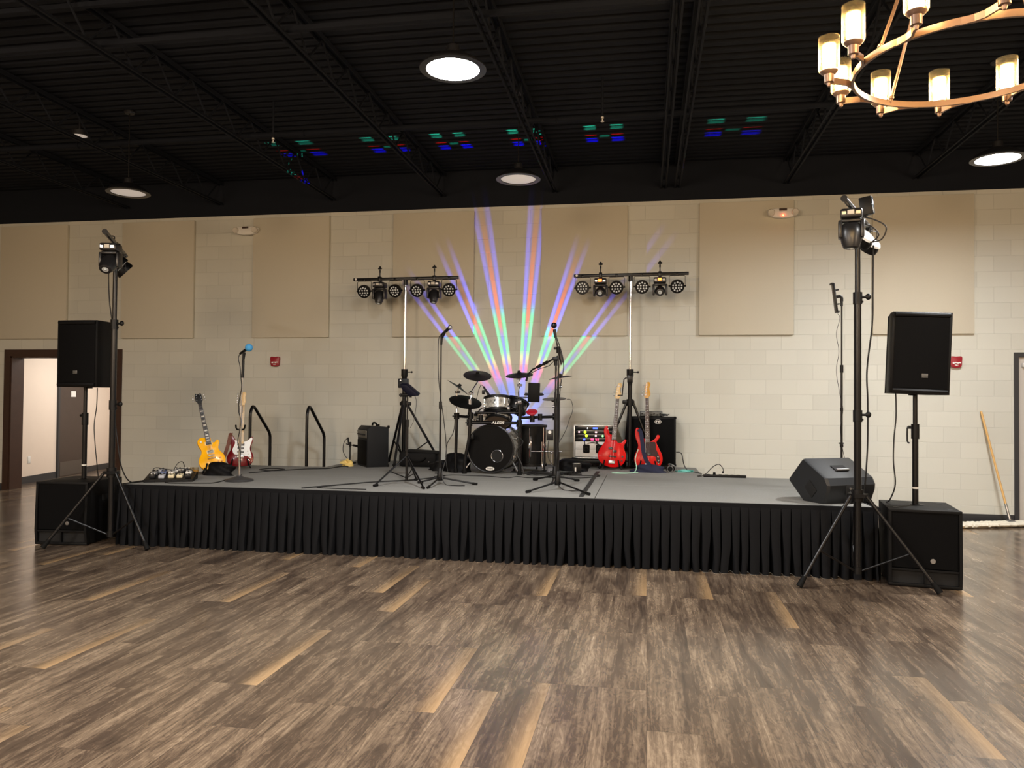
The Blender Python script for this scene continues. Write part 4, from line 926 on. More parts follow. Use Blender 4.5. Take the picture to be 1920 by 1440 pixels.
# microphone on a short stand in front of it
def mic_body(t, p, d, foam=None, L=0.17, parent=None, m=None):
    p = Vector(p); d = Vector(d).normalized()
    b = MB(); b.cyl(p, p + d * (L - 0.045), 0.012, 0.018, n=16); mb = b.build('microphone', BLK, t)
    b = MB()
    if foam: b.sphere(p + d * (L - 0.02), 0.042, n=20); b.build('foam_windscreen', foam, mb)
    else: b.sphere(p + d * (L - 0.025), 0.025, n=18); b.build('microphone_grille', m or STL, mb)
t = thing('microphone_stand', 'short black microphone stand in front of the small guitar amplifier', 'microphone stand', (-4.10, 10.28, ST))
b = MB(); b.lathe([(0, 0), (0.085, 0), (0.085, 0.012), (0.02, 0.025), (0, 0.025)], 24); b.build('base', RUB, t)
b = MB(); b.cyl((0, 0, 0.02), (0, 0, 0.30), 0.010); b.build('pole', BLKM, t)
b = MB(); b.cyl((-0.06, 0.0, 0.27), (0.16, -0.03, 0.235), 0.007); b.cyl((0, 0, 0.235), (0, 0, 0.295), 0.018); b.build('boom', BLKM, t)
b = MB(); b.cyl((0.05, -0.02, 0.255), (0.20, -0.06, 0.235), 0.014, 0.022); b.cyl((-0.02, 0, 0.26), (-0.035, 0, 0.36), 0.012); b.build('microphone', BLK, t)
b = MB(); b.tube([(-0.03, 0, 0.36), (-0.10, 0.02, 0.29), (-0.11, 0.02, 0.16), (-0.05, 0.03, 0.06), (0.02, 0.05, 0.008)], 0.005, 6, 5); b.build('cable', CBL, t)
o = lump((0.16, 0.13, 0.085), 21, rough=0.8).build('yellow_cloth', mat('pale_yellow_cloth', (232, 206, 128), 0.8, vary=0.15, scale=30), None, smooth=60); o.location = (-3.97, 9.88, ST); tag(o, 'crumpled pale yellow cloth on the stage at the foot of the small amplifier', 'cloth')

# open-backed case of rack gear
def rack():
    W, D, H = 0.56, 0.30, 0.44; z0 = 0.13
    t = thing('rack_case', 'aluminium-edged rack case with glowing equipment behind the bright red bass', 'rack case', (-0.685, 10.50, ST))
    b = MB(); b.box((0, D / 2, z0 - 0.045), (W + 0.02, D + 0.05, 0.05), bev=0.006); b.build('base_board', BLK, t)
    casters(t, ((-0.24, 0.04), (0.24, 0.04), (-0.24, 0.27), (0.24, 0.27)), 0.035)
    b = MB()
    for sx in (-1, 1): b.box((sx * (W / 2 - 0.006), D / 2, z0 + H / 2), (0.010, D, H))
    b.box((0, D / 2, z0 + H - 0.005), (W - 0.02, D, 0.010)); b.box((0, D / 2, z0 - 0.005 + 0.01), (W - 0.02, D, 0.010)); b.box((0, D - 0.004, z0 + H / 2), (W - 0.02, 0.008, H - 0.02)); b.build('shell', BLK, t, smooth=0)
    AL = mat('aluminium_edge', (226, 226, 222), 0.3, 0.6)
    for nm, c, d in (('edge', (0, -0.002, z0 + H), (W + 0.012, 0.026, 0.016)), ('edge', (0, -0.002, z0), (W + 0.012, 0.026, 0.016)), ('edge', (-W / 2, -0.002, z0 + H / 2), (0.016, 0.026, H)), ('edge', (W / 2, -0.002, z0 + H / 2), (0.016, 0.026, H))):
        b = MB(); b.box(c, d, bev=0.003); b.build('edge_profile', AL, t)
    b = MB(); b.box((0, 0.006, z0 + 0.065), (W - 0.03, 0.012, 0.10), bev=0.002); b.build('drawer_front', mat('white_rack_panel', (240, 240, 238), 0.5), t)
    b = MB(); b.box((0, 0.010, z0 + 0.17), (W - 0.03, 0.012, 0.105), bev=0.002); b.build('blank_panel', MATS['white_rack_panel'], t)
    glows = {'g': ((170, 235, 30), 5.0), 'r': ((255, 60, 110), 3.0), 'b': ((60, 90, 255), 5.0), 'w': ((240, 245, 255), 3.0), 'p': ((255, 200, 210), 3.0), 'd': ((140, 220, 140), 2.0)}
    rows = [(0.405, [('w', -0.10, 0.012, 0.016), ('b', 0.005, 0.065, 0.018)]), (0.352, [('p', -0.215, 0.018, 0.020), ('g', -0.133, 0.034, 0.034), ('p', 0.015, 0.024, 0.020)]), (0.302, [('g', -0.115, 0.034, 0.034), ('p', 0.012, 0.024, 0.022), ('d', 0.105, 0.03, 0.03)]), (0.252, [('b', -0.145, 0.03, 0.018), ('r', -0.035, 0.04, 0.026), ('r', 0.03, 0.044, 0.026)])]
    for k, (zc, items) in enumerate(rows):
        b = MB(); b.box((0, 0.04, z0 + zc), (W - 0.03, 0.10, 0.046), bev=0.003); un = b.build('rack_unit', mat('rack_unit_black', (18, 19, 20), 0.4), t)
        b = MB(); b.box((0.0, -0.012, z0 + zc + 0.019), (W - 0.1, 0.004, 0.004)); b.build('trim_line', STL, un, smooth=0)
        for c, x, w_, h in items:
            b = MB()
            if abs(w_ - h) < 0.003 and w_ > 0.025: b.cyl((x, -0.010, z0 + zc), (x, -0.015, z0 + zc), w_ / 2, n=18)
            else: b.box((x, -0.012, z0 + zc), (w_, 0.006, h), bev=0.002)
            col, e = glows[c]; b.build('indicator', mat('glow_' + c, col, 0.4, emit=col, es=e), un)
        for x in (-0.24, -0.06, 0.08, 0.2): b = MB(); b.cyl((x, -0.008, z0 + zc - 0.008), (x, -0.022, z0 + zc - 0.008), 0.007, n=10); b.build('knob', BLK, un)
    for k, x in enumerate((-0.115, 0.06)):
        b = MB(); b.box((x, 0.0, z0 + 0.125), (0.09, 0.045, 0.115), bev=0.014); dv_ = b.build('hanging_pouch', RUB, t)
        b = MB(); b.torus((x, -0.024, z0 + 0.12), 0.026, 0.005, (PI / 2, 0, 0), 20, 6); b.build('dial_ring', BLKM, dv_)
        b = MB(); b.tube([(x - 0.02, 0, z0 + 0.18), (x - 0.03, -0.02, z0 + 0.26), (x - 0.05, -0.015, z0 + 0.30)], 0.005, 6, 4); b.build('lead', CBL, dv_)
    b = MB(); b.tube([(-0.02, -0.02, z0 + 0.30), (0.02, -0.03, z0 + 0.22), (0.07, -0.025, z0 + 0.18), (0.15, -0.02, z0 + 0.19)], 0.006, 6, 4); b.tube([(-0.10, -0.012, z0 + 0.20), (-0.02, -0.02, z0 + 0.215), (0.03, -0.02, z0 + 0.195)], 0.005, 6, 4); b.build('cable', CBL, t)
    b = MB(); b.box((-W / 2 - 0.006, 0.05, z0 + 0.24), (0.01, 0.05, 0.06), bev=0.003); b.build('latch', CHR, t)
rack()
# bass cabinet with amplifier head
t = thing('bass_cabinet', 'large black speaker cabinet on casters behind the bass with the blue strap', 'speaker cabinet', (0.080, 10.50, ST))
CW, CD, CH, cz = 0.625, 0.34, 0.655, 0.035
b = MB(); b.box((0, CD / 2, cz + CH / 2 + 0.01), (CW, CD, CH), bev=0.014); b.build('cabinet', CAB, t)
b = MB(); b.box((0, -0.004, cz + CH / 2 + 0.01), (CW - 0.05, 0.014, CH - 0.05), bev=0.004); b.build('grille', GRL, t)
b = MB(); M = TR(0.075, -0.0135, cz + CH - 0.055) @ FRONT
b.torus((0, 0, 0), 0.040, 0.0035, n=28, k=6)
for v in b.b.verts: v.co = M @ Vector((v.co.x, v.co.y * 0.72, v.co.z))
bd = b.build('badge_ring', WHT, t)
b = MB()
for poly in ([(-0.028, -0.016), (-0.018, -0.016), (-0.012, 0.004), (-0.002, 0.004), (0.002, 0.012), (-0.016, 0.016), (-0.024, 0.010)], [(-0.004, -0.018), (0.006, -0.020), (0.010, 0.000), (0.030, 0.006), (0.026, 0.014), (0.004, 0.012)], [(0.012, -0.016), (0.020, -0.010), (0.030, 0.0), (0.024, 0.002), (0.014, -0.004)]):
    b.prism(poly, -0.0165, -0.013, M=TR(0.075, 0, cz + CH - 0.055))
b.build('badge_emblem', WHT, bd, smooth=0)
for sx in (-1, 1):
    for zz in (cz + 0.02, cz + CH): b = MB(); b.box((sx * (CW / 2 - 0.012), 0.014, zz), (0.036, 0.04, 0.036), bev=0.01); b.build('corner_guard', RUB, t)
casters(t, ((-0.28, 0.04), (0.28, 0.04), (-0.28, 0.30), (0.28, 0.30)), 0.028)
t = thing('amplifier_head', 'small grey bass amplifier head sitting on the black speaker cabinet', 'amplifier', (0.065, 10.52, ST + 0.702))
b = MB(); b.box((0, 0.13, 0.036), (0.30, 0.22, 0.068), bev=0.006); b.build('case', mat('dark_grey_case', (60, 62, 63), 0.45, 0.2), t)
b = MB(); b.box((0, 0.017, 0.036), (0.285, 0.008, 0.058), bev=0.003); pn = b.build('front_panel', mat('grey_faceplate', (98, 100, 98), 0.4, 0.3), t)
for k in range(7): b = MB(); b.cyl((-0.12 + 0.04 * k, 0.014, 0.04 - 0.016 * (k % 2)), (-0.12 + 0.04 * k, 0.0, 0.04 - 0.016 * (k % 2)), 0.010, 0.008, n=12); b.build('knob', BLK, pn)
for sx in (-0.12, 0.12):
    for yy in (0.05, 0.21): b = MB(); b.cyl((sx, yy, 0), (sx, yy, 0.004), 0.01, n=8); b.build('rubber_foot', RUB, t)
b = MB(); rr = random.Random(2)
for k in range(3): b.tube([(0.21 + 0.07 * math.cos(a) * (1 + 0.2 * k), 10.62 + 0.09 * math.sin(a), ST + 0.711 + 0.008 * k + 0.010 * math.sin(a * 2 + k) ** 2) for a in [2 * PI * i / 12 for i in range(13)]], 0.0045, 6, 3)
tag(b.build('cable_coil', CBL), 'coil of black cable on top of the black speaker cabinet', 'cable')
# headphones and teal cloth beside it
t = thing('headphones', 'silver and black headphones lying at the foot of the large speaker cabinet', 'headphones', (0.34, 10.12, ST), (0, 0, 0.3))
for sx in (-1, 1):
    b = MB(); b.lathe([(0, -0.02), (0.038, -0.02), (0.043, -0.012), (0.043, 0.012), (0.036, 0.022), (0, 0.022)], 22, TR(sx * 0.025 - 0.03, -0.03 + 0.05 * (sx > 0), 0.046) @ RX(PI / 2) ); ec = b.build('ear_cup', RUB, t)
    b = MB(); b.torus((sx * 0.025 - 0.03, -0.054 + 0.05 * (sx > 0), 0.046), 0.038, 0.006, (PI / 2, 0, 0), 22, 6); b.build('ear_ring', STL, ec)
b = MB(); b.tube([(-0.055, -0.03, 0.085), (-0.04, 0.05, 0.10), (0.02, 0.09, 0.09), (0.07, 0.07, 0.05), (0.06, 0.0, 0.015)], 0.007, 8, 5); b.build('headband', STL, t)
o = lump((0.24, 0.13, 0.03), 5, rough=0.5).build('teal_cloth', mat('teal_cloth', (112, 190, 180), 0.75, vary=0.2, scale=20), None, smooth=60); o.location = (0.50, 10.2, ST); tag(o, 'folded teal cloth beside the headphones right of the large speaker cabinet', 'cloth')
# long power strip by the wall
t = thing('power_strip', 'long black power strip on the stage edge right of the speaker cabinet', 'power strip', (0.935, 9.60, ST))
b = MB(); b.box((0, 0, 0.016), (0.50, 0.05, 0.032), bev=0.006); b.build('housing', BLK, t)
for k in range(6): b = MB(); b.box((-0.19 + 0.07 * k, 0, 0.033), (0.035, 0.03, 0.003), bev=0.001); b.build('socket', DARK, t)
b = MB(); b.box((-0.12, 0, 0.045), (0.03, 0.03, 0.03), bev=0.006); b.cyl((-0.02, 0, 0.05), (-0.02, 0, 0.075), 0.012, 0.008); b.build('plug', RUB, t)
b = MB(); b.box((-5.69, 7.80, ST + 0.02), (0.001, 0.001, 0.001)); b.b.clear()
b.box((-5.27, 7.62, ST + 0.022), (0.13, 0.06, 0.042), bev=0.006); tag(b.build('junction_box', BLK), 'small black box at the left end of the stage beside the left tripod', 'box')

# ------------------------------------------------------------------ pedalboard and glasses
t = thing('pedalboard', 'black pedalboard crowded with pedals at the front left of the stage', 'pedalboard', (-5.11, 7.66, ST), (0, 0, R_(24)))
b = MB(); b.prism([(-0.20, 0.0), (0.22, 0.0), (0.22, 0.085), (0.18, 0.095), (-0.20, 0.035)], -0.285, 0.285, M=RZ(PI / 2), bev=0.004); b.build('frame', BLK, t)
for sx in (-0.19, -0.06, 0.07, 0.20): b = MB(); b.box((sx, -0.202, 0.017), (0.06, 0.008, 0.022), bev=0.002); b.build('side_slot', DARK, t)
PC = [('cream_pedal', (226, 214, 178)), ('silver_pedal', (176, 180, 188)), ('slate_blue_pedal', (88, 102, 140)), ('white_pedal', (236, 234, 228)), ('black_pedal', (26, 26, 28)), ('grey_pedal', (110, 112, 116))]
ps = [(-0.20, -0.10, 4), (-0.09, -0.11, 1), (0.02, -0.10, 0), (0.12, -0.10, 0), (0.22, -0.11, 4), (-0.20, 0.06, 5), (-0.10, 0.07, 2), (0.0, 0.06, 3), (0.10, 0.07, 4), (0.20, 0.06, 3), (-0.15, 0.16, 1), (0.05, 0.165, 3), (0.16, 0.165, 4)]
pg = 'effect pedals on the pedalboard'
for k, (x, y, c) in enumerate(ps):
    zb = 0.037 + (y + 0.20) * 0.158; nm, rgb = PC[c]; cm_ = mat(nm, rgb, 0.35, 0.1)
    b = MB(); M = TR(x, y, zb) @ RX(0.156); b.box((0, 0, 0.020), (0.068, 0.11, 0.036), bev=0.005, M=M); pd = b.build('effect_pedal', cm_, t)
    b = MB(); b.cyl(M @ Vector((0, -0.035, 0.037)), M @ Vector((0, -0.035, 0.048)), 0.010, n=12); b.build('foot_switch', CHR, pd)
    for q in (-0.02, 0.02): b = MB(); b.cyl(M @ Vector((q, 0.03, 0.037)), M @ Vector((q, 0.03, 0.050)), 0.009, n=12); b.build('knob', BLK if c != 4 else WHT, pd)
b = MB(); b.tube([(-0.25, 0.0, 0.07), (-0.2, 0.02, 0.16), (-0.08, -0.01, 0.15), (0.02, 0.03, 0.13), (0.1, 0.0, 0.15), (0.22, 0.05, 0.13), (0.27, 0.1, 0.07)], 0.005, 6, 5); b.tube([(0.0, 0.16, 0.12), (0.04, 0.2, 0.2), (0.10, 0.19, 0.22), (0.13, 0.2, 0.15), (0.2, 0.22, 0.08)], 0.005, 6, 5); b.build('patch_cable', CBL, t)
t.scale = (0.86, 0.86, 0.86)
def tumbler(x, y, label, fill, nm):
    t = thing('drinking_glass', label, 'glass', (x, y, ST), group='glasses left of the yellow guitar')
    b = MB(); b.lathe([(0, 0), (0.030, 0), (0.038, 0.09), (0.036, 0.09), (0.028, 0.006), (0, 0.006)], 22); b.build('glass', GLASS, t)
    if fill: b = MB(); b.lathe([(0, 0.008), (0.028, 0.008), (0.0335, 0.062), (0, 0.062)], 22); b.build('drink', fill, t)
tumbler(-5.255, 8.25, 'clear plastic cup behind the pedalboard', None, 'cup')
tumbler(-5.205, 8.27, 'glass of amber drink beside the yellow guitar', mat('amber_drink', (176, 132, 62), 0.15, vary=0.05), 'amber')

# ------------------------------------------------------------------ microphone stands
BLUE = mat('blue_foam', (70, 150, 205), 0.9, vary=0.2, scale=200, bmp=0.3)
t = thing('microphone_stand', 'chrome straight microphone stand with blue foam microphone at the front left of the stage', 'microphone stand', (-4.385, 7.80, ST))
b = MB(); b.lathe([(0, 0), (0.15, 0.0), (0.152, 0.008), (0.14, 0.022), (0.05, 0.045), (0.022, 0.06), (0, 0.06)], 40); b.build('base', mat('grey_iron_base', (58, 58, 60), 0.5, 0.2), t)
b = MB(); b.cyl((0, 0, 0.05), (0.005, 0, 0.80), 0.0125, n=14); b.build('lower_tube', CHR, t)
b = MB(); b.cyl((0.005, 0, 0.80), (0.022, 0, 1.20), 0.0085, n=14); b.build('upper_tube', CHR, t)
b = MB(); b.cyl((0.005, 0, 0.74), (0.006, 0, 0.82), 0.019, n=14); b.cyl((0.0, 0, 0.21), (0.001, 0, 0.23), 0.016, n=14); b.build('clutch', STL, t)
b = MB(); b.cyl((0.022, 0, 1.13), (0.026, 0, 1.32), 0.016, 0.014, n=12); b.cyl((0.026, 0, 1.32), (0.034, 0.0, 1.41), 0.012, 0.018, n=12); b.build('microphone_clip', BLK, t)
mic_body(t, (-0.02, 0.01, 1.395), (0.88, -0.25, 0.46), BLUE, 0.165)
b = MB(); b.tube([(-0.02, 0.01, 1.395), (-0.032, 0.0, 1.34), (0.0, -0.016, 1.24), (0.012, -0.018, 1.12), (0.022, -0.02, 1.02), (-0.005, -0.02, 0.88), (-0.01, -0.018, 0.76), (0.02, -0.02, 0.66), (0.0, -0.02, 0.52), (-0.014, -0.02, 0.42), (0.018, -0.018, 0.30), (0.02, -0.02, 0.16)], 0.0045, 6, 5); b.build('cable', CBL, t)

def tripod_mic(loc, legs, h, label, mid=0.0, base_h=0.12, hub=None):
    t = thing('microphone_stand', label, 'microphone stand', loc)
    if hub:
        b = MB(); b.cyl((0, 0, hub - 0.03), (0, 0, hub + 0.03), 0.022, n=14); b.build('leg_hub', BLK, t)
        b = MB(); b.cyl((0, 0, 0.03), (0, 0, 0.08), 0.017, n=12); b.build('lower_hub', BLK, t)
        base_h = hub / 0.6
    else: b = MB(); b.lathe([(0.014, base_h + 0.06), (0.022, base_h + 0.05), (0.034, base_h * 0.55), (0.03, base_h * 0.35), (0, base_h * 0.35)], 18); b.cyl((-0.02, 0, base_h), (-0.055, 0, base_h), 0.007); b.build('leg_housing', BLK, t)
    for x, y in legs:
        d = Vector((x, y, 0)).normalized(); b = MB(); b.cyl(d * 0.02 + Vector((0, 0, base_h * 0.6)), Vector((x, y, 0.013)), 0.0095, n=10); lg = b.build('leg', BLKM, t)
        b = MB(); b.cyl(Vector((x, y, 0.018)) - d * 0.045, Vector((x, y, 0.013)) + d * 0.01, 0.014, n=10); b.build('rubber_foot', RUB, lg)
    b = MB(); b.cyl((0, 0, 0.04 if hub else base_h * 0.5), (0, 0, mid), 0.0115 if not hub else 0.014, n=14); b.build('lower_tube', BLKT, t)
    b = MB(); b.cyl((0, 0, mid - 0.02), (0, 0, h), 0.0085, n=14); b.build('upper_tube', BLKT, t)
    b = MB(); b.cyl((0, 0, mid - 0.05), (0, 0, mid + 0.03), 0.018, n=14); b.build('clutch', BLK, t)
    return t
t = tripod_mic((-2.18, 8.02, ST), ((-0.01, -0.42), (0.40, 0.02), (-0.24, 0.02)), 1.55, 'black straight microphone stand with vocal microphone left of the bass drum', mid=0.86)
b = MB(); b.cyl((0, 0, 1.50), (0.006, 0, 1.60), 0.012, 0.015); b.cyl((0.006, 0, 1.58), (0.035, -0.01, 1.625), 0.017); b.build('microphone_clip', BLK, t)
mic_body(t, (0.0, 0.0, 1.605), (0.75, -0.3, 0.55), None, 0.165)
b = MB(); b.tube([(0.0, 0.0, 1.605), (-0.028, 0, 1.56), (-0.028, -0.012, 1.3), (-0.012, -0.015, 1.05), (0.02, -0.015, 0.84), (0.05, 0.02, 0.55), (0.06, 0.03, 0.3), (0.03, -0.02, 0.12), (0.08, -0.06, 0.01), (0.2, -0.12, 0.006), (0.3, -0.1, 0.006)], 0.0045, 6, 5); b.build('cable', CBL, t)

# stand with a tablet / mixer in front of the left light bar
t = tripod_mic((-2.55, 8.02, ST), ((-0.225, -0.385), (0.33, -0.47), (0.02, 0.30)), 0.93, 'black tripod stand holding a tablet and small mixer, in front of the left light stand', mid=0.66, hub=0.29)
for x, y in ((-0.225, -0.385), (0.33, -0.47), (0.02, 0.30)): b = MB(); b.cyl((0, 0, 0.06), Vector((x, y, 0)) * 0.52 + Vector((0, 0, 0.145)), 0.006, n=8); b.build('brace', BLKM, t)
b = MB(); b.cyl((-0.06, 0.0, 0.955), (0.10, -0.02, 0.965), 0.018); b.sphere((-0.075, 0, 0.955), 0.02); b.cyl((0.04, -0.02, 0.93), (0.04, -0.02, 1.02), 0.014); b.build('clamp', BLK, t)
b = MB(); b.box((-0.055, 0.02, 1.085), (0.115, 0.02, 0.105), rot=(-0.15, 0, 0.2), bev=0.012); tb = b.build('tablet', mat('dark_tablet', (12, 13, 15), 0.5, spec=0.15), t)
b = MB(); b.cyl((-0.082, 0.0, 1.115), (-0.082, 0.02, 1.115), 0.008, n=14); b.build('camera_lens', WHT, tb)
b = MB(); b.prism([(-0.075, 0.06), (0.0, 0.06), (0.12, -0.045), (0.125, -0.06), (0.02, -0.06), (-0.05, 0.01)], -0.06, 0.03, M=TR(0.015, -0.03, 1.02) @ RX(0.25), bev=0.006); b.build('mixer', mat('midnight_blue_case', (5, 6, 24), 0.5, spec=0.2), t)
b = MB(); b.cyl((-0.005, 0.0, 0.93), (-0.005, 0.0, 1.02), 0.013); b.build('neck', BLKM, t)
b = MB(); b.tube([(0.08, -0.03, 0.97), (0.105, -0.02, 0.9), (0.10, -0.02, 0.8), (0.075, -0.01, 0.68), (0.04, -0.02, 0.6)], 0.003, 6, 5); b.build('cable', mat('grey_cable', (70, 70, 70), 0.5), t)

# boom stand on the right of the drums: straight stand, with a second boom reaching over the drums
t = tripod_mic((-0.89, 7.86, ST), ((-0.26, -0.37), (0.35, -0.40), (-0.04, 0.42)), 1.47, 'black microphone stand with overhead microphone, right of the drums', mid=0.95, base_h=0.13)
b = MB(); b.cyl((0.03, 0, 1.28), (-0.045, 0.0, 1.62), 0.009, n=12); b.cyl((0.035, 0, 1.30), (0.0, 0, 1.46), 0.015, n=12); b.build('boom', BLKT, t)
b = MB(); b.cyl((0, -0.01, 1.40), (0, -0.02, 1.46), 0.022, n=12); b.box((-0.02, 0, 1.45), (0.06, 0.04, 0.03), bev=0.008); b.build('boom_joint', BLK, t)
b = MB(); b.cyl((-0.033, 0, 1.56), (-0.046, 0, 1.645), 0.014, 0.017, n=14); mb = b.build('microphone', BLK, t)
b = MB(); b.sphere((-0.050, 0, 1.685), 0.031, n=18); b.build('microphone_grille', BLKM, mb)
b = MB(); b.tube([(-0.03, 0.012, 1.58), (0.03, 0.02, 1.40), (0.05, 0.02, 1.25), (0.018, -0.016, 1.0), (0.016, -0.016, 0.55), (-0.014, -0.016, 0.3), (-0.01, -0.018, 0.1), (0.06, -0.05, 0.008), (0.2, -0.12, 0.007), (0.3, -0.05, 0.007)], 0.005, 6, 5); b.build('cable', CBL, t)

# far microphone stand with phone holder at the right end
t = tripod_mic((2.02, 8.55, ST), ((-0.2, -0.1), (-0.05, 0.22), (-0.22, 0.12)), 2.0, 'tall thin black stand with phone holder behind the floor monitor', mid=1.28)
b = MB(); b.cyl((0, 0, 0.45), (0, 0, 0.48), 0.018); b.cyl((-0.03, 0, 0.49), (0.02, 0, 0.49), 0.007); b.cyl((0, 0, 0.83), (0, 0, 0.86), 0.016); b.build('cable_clip', BLK, t)
b = MB(); b.cyl((0.0, 0, 1.93), (0.0, 0, 2.0), 0.013); b.tube([(0, 0, 1.98), (-0.005, 0, 2.03), (-0.05, 0, 2.03)], 0.017, 8, 3); b.build('swivel_arm', BLK, t)
b = MB(); b.box((-0.07, 0, 2.02), (0.018, 0.09, 0.30), rot=(0, -0.12, 0), bev=0.004); b.box((-0.045, 0, 1.87), (0.035, 0.08, 0.02), bev=0.004); b.box((-0.10, 0, 2.165), (0.03, 0.07, 0.02), bev=0.004); b.cyl((-0.07, 0, 2.10), (-0.03, 0, 2.105), 0.008); b.cyl((-0.06, 0, 1.95), (-0.02, 0, 1.955), 0.008); b.build('phone_holder', BLKM, t)
b = MB(); b.tube([(-0.04, 0, 1.85), (-0.02, -0.01, 1.80), (-0.055, -0.01, 1.64), (-0.03, -0.01, 1.45), (-0.055, -0.01, 1.25), (-0.02, -0.012, 1.0), (0.01, -0.014, 0.84), (-0.016, -0.014, 0.65), (0.0, -0.016, 0.47), (0.03, -0.012, 0.3), (0.02, 0.0, 0.2)], 0.0025, 6, 5); b.build('cable', CBL, t)

# wedge monitor lying on the right front corner of the stage
t = thing('floor_monitor', 'black floor monitor speaker lying on its side at the right front corner of the stage', 'floor monitor', (1.575, 7.335, ST), (0, 0, R_(29)))
SEC = [(-0.005, 0.0), (0.26, 0.0), (0.47, 0.165), (0.475, 0.185), (0.285, 0.385), (0.26, 0.39), (-0.03, 0.235), (-0.065, 0.17), (-0.06, 0.12)]
def sect(sc_, x):
    cy, cz_ = 0.2, 0.19; return [(x, cy + (p - cy) * sc_, cz_ + (q - cz_) * sc_ if q > 0.01 else max(0.0, 0.0)) for p, q in SEC]
b = MB(); rings = []
for x, s_ in ((0.0, 0.93), (0.025, 1.0), (0.28, 1.0), (0.525, 1.0), (0.55, 0.93)): rings.append([b.b.verts.new(v) for v in sect(s_, x)])
for A, B in zip(rings, rings[1:]):
    for k in range(len(SEC)): b.b.faces.new((A[k], A[(k + 1) % len(SEC)], B[(k + 1) % len(SEC)], B[k]))
b.b.faces.new(rings[0][::-1]); b.b.faces.new(rings[-1]); b.build('cabinet', mat('charcoal_moulded_cabinet', (25, 27, 30), 0.45, vary=0.15, scale=220, bmp=0.1), t, smooth=25)
sl = math.atan2(0.155, 0.29)
M = TR(0.275, 0.10, 0.305) @ RX(sl)
b = MB(); b.box((0, 0.01, 0.004), (0.15, 0.075, 0.008), bev=0.003, M=M); hp = b.build('handle_pocket', DARK, t)
b = MB(); b.cyl(M @ Vector((-0.07, -0.035, 0.012)), M @ Vector((0.07, -0.035, 0.012)), 0.012, n=12); b.build('handle_bar', STL, hp)
b = MB(); b.box((0.27, -0.063, 0.125), (0.14, 0.012, 0.10), bev=0.003); ip = b.build('input_panel', DARK, t)
b = MB(); b.cyl((0.31, -0.068, 0.13), (0.31, -0.075, 0.13), 0.018, n=18); b.build('connector', STL, ip)
b = MB(); b.cyl((0.24, -0.068, 0.14), (0.24, -0.078, 0.14), 0.010, n=14); b.build('connector', STL, ip)
b = MB(); b.box((-0.002, 0.16, 0.12), (0.008, 0.13, 0.10), rot=(0.75, 0, 0), bev=0.002); b.build('side_handle', DARK, t)
M = TR(0.275, 0.372, 0.275) @ RX(-0.82)
b = MB(); b.box((0, 0.005, 0.006), (0.49, 0.27, 0.012), bev=0.004, M=M); b.build('grille', GRL, t)
b = MB(); b.tube([(0.24, -0.07, 0.12), (0.22, -0.10, 0.05), (0.25, -0.06, 0.008), (0.33, -0.03, 0.006), (0.42, 0.02, 0.006)], 0.005, 6, 5); b.build('cable', CBL, t)
# ------------------------------------------------------------------ drums
def sparkle_material(name, rgb):
    m, nt, bs = newmat(name); v, *_ = objpos(nt)
    vo = nt.nodes.new('ShaderNodeTexVoronoi'); vo.inputs['Scale'].default_value = 38.0; nt.links.new(v, vo.inputs['Vector'])
    n_ = noise(nt, v, 16.0, 3.0, 0.6, 1.5); f = n_.step(0.35, 0.65) * 0.55 + X(nt, vo.outputs['Distance']).step(0.0, 0.9) * 0.45
    nt.links.new(mixc(nt, f, lin(tuple(c * 0.62 for c in rgb)), lin(rgb)), bs.inputs['Base Color'])
    bs.inputs['Roughness'].default_value = 0.22; bs.inputs['Metallic'].default_value = 0.35; bs.inputs['Coat Weight'].default_value = 0.5; return m
SPK = sparkle_material('silver_pearl_wrap', (224, 222, 214))
BHEAD = mat('black_drum_head', (5, 5, 6), 0.5, vary=0.15, scale=6, spec=0.12)
PADB = mat('black_rubber_pad', (8, 8, 8), 0.65, vary=0.12, scale=10, spec=0.15)
def lugs(b_, R, h, n, M, off=0.0):
    for k in range(n):
        a = 2 * PI * (k + off) / n; c, s_ = math.cos(a), math.sin(a)
        b_.cyl(M @ Vector(((R + 0.012) * c, (R + 0.012) * s_, -h / 2 - 0.005)), M @ Vector(((R + 0.012) * c, (R + 0.012) * s_, h / 2 + 0.005)), 0.0035, n=6)
        b_.cyl(M @ Vector((R * c, R * s_, -0.016)), M @ Vector((R * c, R * s_, 0.016)), 0.012, n=8)
